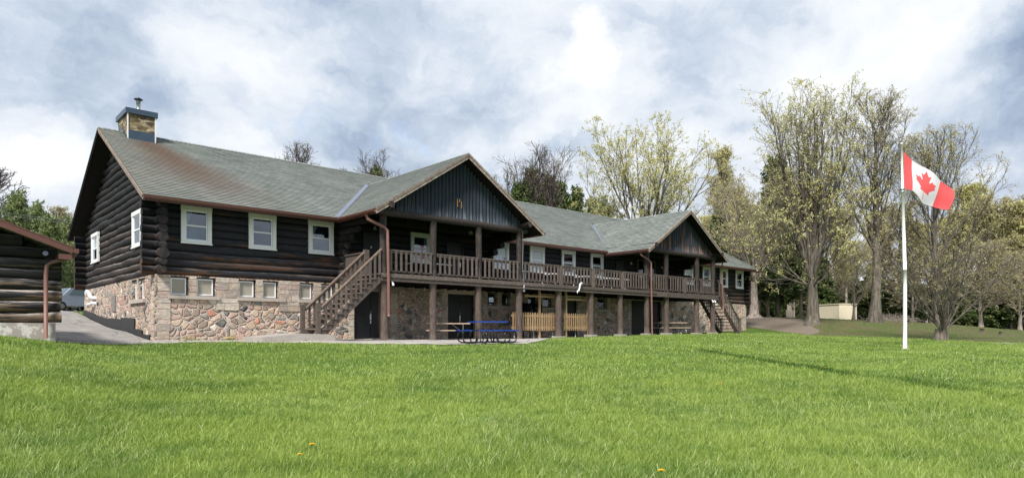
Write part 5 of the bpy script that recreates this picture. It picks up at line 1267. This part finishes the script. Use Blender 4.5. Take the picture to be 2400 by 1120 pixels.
# left background: pines and evergreens
left = [(cD, 40, 455, 52, 'broad soft green pine standing highest over the cabin roof', .9), (cD, 118, 505, 56, 'soft green pine between the cabin roof and the lodge eave', 1.0), (cD, 165, 515, 66, 'soft green pine nearest the lodge eave on the left', 1.0), (cC, 168, 590, 68, 'low bushy pine in the gap between cabin and lodge', 1.3), (cC, 212, 560, 64, 'green pine half hidden behind the lodge end wall', 1.1), (cD, -30, 470, 50, 'green pine at the left edge of the frame', 1.0), (cD, 85, 480, 66, 'pointed evergreen behind the soft pines on the left', .9), (cC, 150, 560, 66, 'middle green pine above the parked minivan', 1.2), (cB, 125, 620, 78, 'dark low evergreen behind the parked cars', 1.6), (cB, 200, 640, 80, 'dark low evergreen behind the minivan roof', 1.6), (cC, 80, 560, 60, 'green pine behind the cabin eave', 1.2)]
for m, u, v, d, lab, wsc in left:
    s = Hpx(v, u, d)/12; plant_tree('evergreen_tree', m, lab, 'evergreen', u, d, u*.13+1, (s*wsc, s*wsc, s))
w = D('bare_left', 96, Hpx(385, -30, 55), 5, .2, 16, (.4, 1.0), 5, 9, 5, .05, MT['bark_dark'], None, 0, .1, central=.9, limb_up=.1, twig=.02, wander=.12)
plant_tree('bare_tree', w, 'bare twigs of a tree reaching in at the left edge of the frame', 'tree', -42, 55, 1)
w2 = D('bare_thin', 97, 12, 4, .13, 14, (.3, .7), 3, 8, 5, .08, MT['bark_pale'], MT['bud_tan'], 1500, .12, central=.95, limb_up=.2, twig=.02)
for i, (u, v) in enumerate(((135, 478), (148, 490))):
    s = Hpx(v, u, 74)/12; plant_tree('bare_tree', w2, ('thin pale bare tree above the pines, left one of two near the lodge eave', 'thin pale bare tree above the pines, right one of two near the lodge eave')[i], 'tree', u, 74, i*2, s)
# the wood on the right: a few kinds, each tree its own object
fk = [D('wood_a', 101, 14, 3.5, .26, 18, (.4, .95), 5.0, 8, 5, .08, MT['bark'], MT['bud_tan'], 13000, .10, central=.92, limb_up=.14, twig=.017),
      D('wood_b', 102, 13, 4.5, .22, 16, (.3, .8), 4.4, 8, 5, .08, MT['bark_pale'], MT['bud_yellow'], 13000, .11, central=.92, limb_up=.18, twig=.017),
      D('wood_c', 103, 12, 1.5, .20, 18, (.5, 1.15), 5.0, 8, 5, .03, MT['bark_pale'], MT['bud_tan'], 9000, .09, central=.85, limb_up=.08, twig=.016)]
protos = {}
def wood(kind, u, v, d, wsc=1.0):
    x, y = at(u, d); H = {0: 14, 1: 13, 2: 12}.get(kind, 12); s = Hpx(v, u, d)/H
    lab, grp, nm = {0: ('tan budded tree in the wood on the right', 'tan budded trees in the wood', 'woodland_tree'), 1: ('yellow budded tree in the wood on the right', 'yellow budded trees in the wood', 'woodland_tree'), 2: ('grey bare branched tree in the wood on the right', 'grey bare trees in the wood', 'woodland_tree'), 3: ('dark evergreen in the wood on the right', 'dark evergreens in the wood', 'evergreen_tree'), 4: ('dark evergreen in the wood on the right', 'dark evergreens in the wood', 'evergreen_tree')}[kind]
    pl = [w_ for lim, w_ in ((1640, 'behind the far end of the roof'), (1760, 'behind the far gable'), (1860, 'left of the big maple'), (1960, 'directly behind the big maple'), (2040, 'behind the beige shed'), (2110, 'behind the tall straight tree'), (2180, 'behind the flagpole'), (2260, 'behind the multi stemmed tree'), (2360, 'right of the multi stemmed tree'), (9999, 'at the right edge of the frame')) if u < lim][0]
    lab = lab.replace('in the wood on the right', pl)+(', in the front row' if d < 75 else ', in the middle row' if d < 88 else ', in the farthest row')
    sc = (s*wsc, s*wsc, s); loc = (x, y, tz(x, y)-.15); rz = random.uniform(0, 6.28)
    if kind in protos: copy_tree(protos[kind], loc, rz, sc, label=lab)
    else:
        protos[kind] = plant_tree(nm, fk[kind] if kind < 3 else (cA if kind == 3 else cB), lab, 'evergreen' if kind > 2 else 'tree', u, d, rz, sc, grp)
for k, u, v, d, ws in [
    (0, 2330, 455, 72, 1.1), (1, 2275, 430, 78, 1.0), (1, 2395, 468, 70, 1.1), (0, 2440, 450, 74, 1.1), (0, 2110, 470, 72, 1.1), (1, 1985, 560, 80, 1.2), (2, 2000, 560, 66, 1.1), (2, 2300, 560, 60, 1.3), (2, 2390, 580, 58, 1.3), (2, 2140, 600, 66, 1.2), (1, 2230, 500, 80, 1.1), (0, 1960, 480, 84, 1.1),
    (0, 1760, 480, 84, 1.1), (1, 1665, 500, 86, .9), (1, 1712, 440, 90, .9), (2, 1800, 560, 76, 1.2), (0, 1850, 520, 90, 1.2), (2, 1860, 600, 74, 1.1), (1, 2360, 520, 86, 1.1), (0, 2060, 500, 88, 1.1), (2, 2460, 560, 62, 1.2), (0, 2310, 480, 92, 1.1), (1, 2150, 520, 90, 1.1), (2, 1930, 610, 92, 1.3), (0, 2230, 560, 96, 1.3), (1, 2420, 540, 96, 1.3), (0, 1800, 600, 100, 1.4), (1, 1420, 500, 90, .9)]: wood(k, u, v, d, ws)
for i, u in enumerate(range(1770, 2480, 26)):
    v = 655+25*sin(i*2.1)+15*cos(i*.9)+(30 if 1840 < u < 1900 else 0); d = 92+10*sin(i*1.7) if u < 2040 else 76+7*sin(i*1.3)
    wood(3 + i % 2, u+random.uniform(-8, 8), v, d, random.uniform(1.3, 1.8))
for i, u in enumerate(range(1780, 2500, 60)): wood(4, u+random.uniform(-15, 15), 668+10*sin(i), 110 if u < 2060 else 92, 2.3)
for u, v, d in ((1905, 610, 88), (1930, 605, 80), (1890, 590, 94), (2120, 660, 72)): wood(4, u, v, d, 1.1)
# brush pile beside the shed
G = np.random.default_rng(5); n = 420; st = np.stack([G.normal(0, 1.6, n), G.normal(0, .8, n), np.zeros(n)], -1)
dr = unit(np.stack([G.normal(0, .9, n), G.normal(0, .9, n), G.uniform(.2, 1.2, n)], -1)); cv = st[:, None]+dr[:, None]*np.linspace(0, 1.8, 5)[None, :, None]+np.array([0, 0, -1.])*(np.linspace(0, 1, 5)**2*.8)[None, :, None]
V, q = tubes(cv, np.full((n, 5), .018), 3); x, y = at(2088, 66)
link('brush_pile', new_mesh('brush_pile', V, q.ravel(), np.arange(len(q))*4, [MT['bark_pale']], None, None, True), label='low heap of grey brush between the tall tree and the flagpole', cat='brush', loc=(x, y, tz(x, y)))
#@@GRASS
# ================================================================ GRASS
def f_grass(nt, o, r, b):
    n = noise(nt, o, .45, 4, .6); n2 = noise(nt, o, 1.9, 3, .6)
    c = ramp(nt, r, [(0, (.07, .135, .016)), (.3, (.14, .24, .036)), (.6, (.225, .335, .065)), (.82, (.38, .47, .13)), (.93, (.58, .62, .30)), (1, (.72, .68, .48))])
    c = mix(nt, mrange(nt, n, .36, .60, 0, .6), c, (.35, .45, .09)); 
    return mix(nt, mrange(nt, n2, .48, .68, 0, .5), c, (.10, .20, .03))
MT['grass'] = material('grass_blades', f_grass, .42, .35)
nt = MT['grass'].node_tree; b = nt.nodes['Principled BSDF']; src = b.inputs['Base Color'].links[0].from_socket
t_ = N(nt, 'ShaderNodeBsdfTranslucent', {'Color': src}); ms = N(nt, 'ShaderNodeMixShader', {0: .32, 1: b.outputs[0], 2: t_.outputs[0]}); nt.links.new(ms.outputs[0], nt.nodes['Material Output'].inputs[0])
def vnoise(X, Y, s, seed):
    G = np.random.default_rng(seed); T = G.random((64, 64)); x = X*s; y = Y*s; xi = np.floor(x).astype(int); yi = np.floor(y).astype(int); fx_ = x-xi; fy_ = y-yi
    fx_ = fx_*fx_*(3-2*fx_); fy_ = fy_*fy_*(3-2*fy_); g = lambda a, b: T[a % 64, b % 64]
    return (g(xi, yi)*(1-fx_)+g(xi+1, yi)*fx_)*(1-fy_)+(g(xi, yi+1)*(1-fx_)+g(xi+1, yi+1)*fx_)*fy_
def lawn_mask(X, Y, edge=True):
    k = np.ones(X.shape, bool)
    for P in (PATIO, DRIVE, GRAVPOLY): k &= ~inpoly(X, Y, P)
    k &= ~((X > -.3) & (X < 41) & (Y > -.05) & (Y < 13)); k &= ~((X < -3.5) & (X > -12.5) & (Y > -5.35) & (Y < 1.6)); k &= ~inpoly(X, Y, LITPOLY)
    k &= ~inpoly(X, Y, cp); k &= ~((X > 16.5) & (X < 31) & (Y > -3.2) & (Y < 0) & (vnoise(X, Y, 1.3, 4) < .75))
    return k
def blades(X, Y, h, w, G, col, name, mat, label, lean=.55):
    n = len(X); Z = TZ(X, Y)-.01
    a = G.uniform(0, 2*pi, n); bias = np.array([RT[0]*.55+FW[0]*.1, RT[1]*.55+FW[1]*.1])
    ld = np.stack([np.cos(a), np.sin(a)], -1)*G.uniform(.2, 1.5, n)[:, None]+bias*G.uniform(-.2, 1.2, n)[:, None]; ld *= lean
    wa = G.uniform(0, 2*pi, n); wd = np.stack([np.cos(wa), np.sin(wa), np.zeros(n)], -1)
    V = np.empty((n, 7, 3), np.float32); base = np.stack([X, Y, Z], -1)
    def pt(t): return base+np.concatenate([ld*(h*(t**1.8))[:, None], (h*(t-.28*t*t*np.linalg.norm(ld, axis=1)))[:, None]], 1)
    o = np.ones(n)
    for i, (t, ww) in enumerate(((0, .5), (.4, .48), (.75, .33))):
        p = pt(o*t); V[:, 2*i] = p-wd*(w*ww)[:, None]; V[:, 2*i+1] = p+wd*(w*ww)[:, None]
    V[:, 6] = pt(o)
    b = (np.arange(n)*7)[:, None]; lp = (b+np.array([0, 1, 3, 2, 2, 3, 5, 4, 4, 5, 6])).ravel(); stt = (np.arange(n)*11)[:, None]+np.array([0, 4, 8])
    me = bpy.data.meshes.new(name); me.vertices.add(n*7); me.vertices.foreach_set('co', V.ravel()); me.loops.add(len(lp)); me.loops.foreach_set('vertex_index', lp.astype(np.int32))
    me.polygons.add(n*3); me.polygons.foreach_set('loop_start', stt.ravel().astype(np.int32)); me.polygons.foreach_set('use_smooth', np.ones(n*3, bool)); me.materials.append(mat)
    at_ = me.attributes.new('rnd', 'FLOAT', 'POINT'); at_.data.foreach_set('value', np.repeat(col, 7).astype(np.float32)); me.update(calc_edges=True)
    return link(name, me, label=label, kind='stuff')
def sample_fan(n, d0, d1, p, G, tw=.90):
    """points in front of the camera's usual area, density falling as distance**-p"""
    q = 2-p; d = (d0**q+(d1**q-d0**q)*G.random(n))**(1/q); lt = G.uniform(-tw, tw, n)*d
    P = np.array([CX, CY])+d[:, None]*FW+lt[:, None]*RT; return P[:, 0], P[:, 1], d
def grass():
    G = np.random.default_rng(77)
    X, Y, d = sample_fan(480000, 4.2, 46, 1.5, G); x2, y2, d2 = sample_fan(330000, 4.2, 13, 1.3, G); X = np.concatenate([X, x2]); Y = np.concatenate([Y, y2]); d = np.concatenate([d, d2]); k = lawn_mask(X, Y); X, Y, d = X[k], Y[k], d[k]; n = len(X)
    cl = vnoise(X, Y, 3.1, 1)*.5+vnoise(X, Y, .8, 2)*.5; dr = np.full(n, 9e9)
    for a, b in zip(RUT[:-1], RUT[1:]): q, _t = seg_dist(X, Y, a, b); dr = np.minimum(dr, q)
    h = G.uniform(.5, 1.25, n)*(.06+.085*cl)*np.where(d > 14, .75, 1.0)*(1+.35*np.exp(-(dr/.25)**2)); q_ = G.random(n) < .04; h[q_] *= G.uniform(1.3, 1.9, q_.sum())
    w = .0042*(d/5)**.75*G.uniform(.7, 1.3, n)
    col = np.clip(G.normal(.45, .26, n)+(vnoise(X, Y, .5, 8)-.5)*.35, 0, .9); m = G.random(n) < .05; col[m] = G.uniform(.88, 1, m.sum())
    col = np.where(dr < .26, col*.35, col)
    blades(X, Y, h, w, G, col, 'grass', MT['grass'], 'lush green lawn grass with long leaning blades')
grass()
# short thin grass and litter on the far bank
G = np.random.default_rng(78); X, Y, d = sample_fan(60000, 30, 75, .6, G, .8); k = inpoly(X, Y, LITPOLY) & ~inpoly(X, Y, GRAVPOLY) & ~((X > -2) & (X < 41.5) & (Y > -2)) & (vnoise(X, Y, .35, 3) > .30)
X, Y, d = X[k], Y[k], d[k]; n = len(X)
blades(X, Y, G.uniform(.03, .07, n), .02*(d/30)*G.uniform(.6, 1.3, n), G, np.clip(G.normal(.6, .3, n), 0, 1), 'grass', leafmat('sparse_bank_grass', [(.06, .09, .02), (.11, .14, .04), (.19, .17, .09), (.28, .24, .17)], .2), 'thin olive grass on the leaf strewn bank under the trees')
# extra strip of longer blades in a darker green along the rut
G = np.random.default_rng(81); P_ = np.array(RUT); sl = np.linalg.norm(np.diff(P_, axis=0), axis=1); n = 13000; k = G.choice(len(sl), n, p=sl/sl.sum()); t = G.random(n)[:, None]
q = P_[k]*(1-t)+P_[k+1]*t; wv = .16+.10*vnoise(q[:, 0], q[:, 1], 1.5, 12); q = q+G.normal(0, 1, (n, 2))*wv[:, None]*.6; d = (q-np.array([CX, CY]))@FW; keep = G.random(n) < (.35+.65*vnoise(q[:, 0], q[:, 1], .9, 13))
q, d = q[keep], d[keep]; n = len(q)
blades(q[:, 0], q[:, 1], G.uniform(.09, .17, n), .0048*(d/5)**.75*G.uniform(.7, 1.3, n), G, G.random(n), 'grass', leafmat('deep_green_rut_grass', [(.03, .075, .010), (.05, .11, .015), (.085, .16, .025), (.13, .22, .04)], .3), 'darker longer grass growing along the rut across the right of the lawn')
# dry leaves blown on the paving
G = np.random.default_rng(82); n = 1500; X = G.uniform(-3.4, 17, n); Y = G.uniform(-7.5, .0, n); k = (inpoly(X, Y, PATIO) | inpoly(X, Y, DRIVE)) & (G.random(n) < np.clip(.25+.9*(Y > -1.2), 0, 1)); X, Y = X[k], Y[k]; n = len(X); c = np.stack([X, Y, TZ(X, Y)+.034], -1)
a = G.uniform(0, 6.28, n); e = np.stack([np.cos(a), np.sin(a), G.uniform(-.2, .4, n)], -1)*G.uniform(.015, .04, n)[:, None]; f_ = np.stack([-np.sin(a), np.cos(a), G.uniform(-.3, .3, n)], -1)*G.uniform(.012, .03, n)[:, None]
link('fallen_leaves', new_mesh('fallen_leaves', np.stack([c-e, c+f_, c+e, c-f_], 1).reshape(-1, 3), np.arange(n*4), np.arange(n)*4, [leafmat('dry_leaf', [(.08, .05, .03), (.18, .12, .07), (.28, .2, .12)], .1)], None, np.repeat(G.random(n), 4), False), kind='stuff', label='scattered dry leaves on the paving in front of the lodge')
# dandelions
def dandelion(u, v, label, grp=None, s=1.0, d=None):
    if d is None:
        lo, hi = 3.0, 30.0
        for _ in range(40):
            d = (lo+hi)/2; x, y = at(u, d); vv = HORIZ-(tz(x, y)+.11-CZ)*FPX/d
            if vv > v: lo = d
            else: hi = d
    x, y = at(u, d); t = thing('dandelion', label, 'flower', (x, y, tz(x, y)), random.uniform(0, 6), grp)
    m = MB(); m.tube([(0, 0, -.01), (.005, .004, .06), (.012, .0, .118)], .0022*s, 6); m.build('stem', MT['stem'], t)
    m = MB()
    for ring, (nn, rr, ln, el) in enumerate(((22, .004, .021, .15), (18, .003, .016, .5), (12, .002, .011, .95))):
        for i in range(nn):
            a = i*2*pi/nn+ring*.2; c, q = cos(a), sin(a); p = np.array((c*rr+.012, q*rr, .120)); e = p+np.array((c*cos(el), q*cos(el), sin(el)))*ln*s; wv = np.array((-q, c, 0))*.0022*s
            m.add([p-wv*.6, p+wv*.6, e+wv, e-wv], [(0, 1, 2, 3)])
    m.build('petals', MT['petal'], t)
    m = MB(); m.tube([(.012, 0, .104), (.012, 0, .113), (.012, 0, .122)], [.003, .0075*s, .006*s], 8); m.build('bud_base', MT['stem'], t)
MT['stem'] = plain('green_stem', (.16, .24, .06), .5, .3); MT['petal'] = plain('dandelion_yellow', (.80, .52, .01), .6, .3, var=.1)
dandelion(728, 1043, 'open yellow dandelion in the near grass, higher one of a pair', s=1.15); dandelion(706, 1066, 'smaller yellow dandelion in the near grass, lower one of a pair', s=.9); dandelion(1554, 1105, 'yellow dandelion at the very bottom edge of the lawn', s=1.1)
dandelion(1690, 901, 'tiny dandelion in the mid lawn, right one of two at the same height', s=1.3); dandelion(1561, 899, 'tiny dandelion in the mid lawn, left one of two at the same height', s=1.2); dandelion(1936, 862, 'tiny yellow dandelion beyond the rut in the lawn', s=1.4)
def clump(x, y, n, sx, label):
    t = thing('dandelion_clump', label, 'flowers', (x, y, tz(x, y))); m = MB(); g = MB()
    for i in range(n*5):
        a = random.uniform(0, 6.28); px, py = random.gauss(0, sx), random.gauss(0, .05); h = random.uniform(.05, .14)
        g.add([(px, py, 0), (px+.02, py, 0), (px+cos(a)*.05, py+sin(a)*.05, h)], [(0, 1, 2)])
    for i in range(n):
        px, py, h = random.gauss(0, sx), random.gauss(0, .05)-.03, random.uniform(.08, .17); m.tube([(px, py, h-.01), (px, py, h), (px, py, h+.012)], [.006, .022, .008], 8)
    g.build('leaves', MT['stem'], t); m.build('flower_heads', MT['petal'], t)
clump(1.15, -.35, 12, .28, 'thin row of dandelions along the wall foot nearest the lodge corner'); clump(2.35, -.35, 16, .11, 'dense yellow dandelion clump against the wall, middle one'); clump(4.05, -.4, 7, .1, 'few dandelions beside the concrete slab under the stairs')
for u, d, r_, lab in ((2302, 47, .16, 'small dark stump on the far bank, left one of two'), (2345, 44, .13, 'small dark stump on the far bank, right one of two')):
    x, y = at(u, d); m = MB(); m.tube([(0, 0, -.1), (0, 0, .1), (0, 0, .28)], [r_*1.3, r_, r_*.8], 9, wob=.15); m.build('stump', MT['bark'], None, loc=(x, y, tz(x, y)), label=lab, cat='stump')
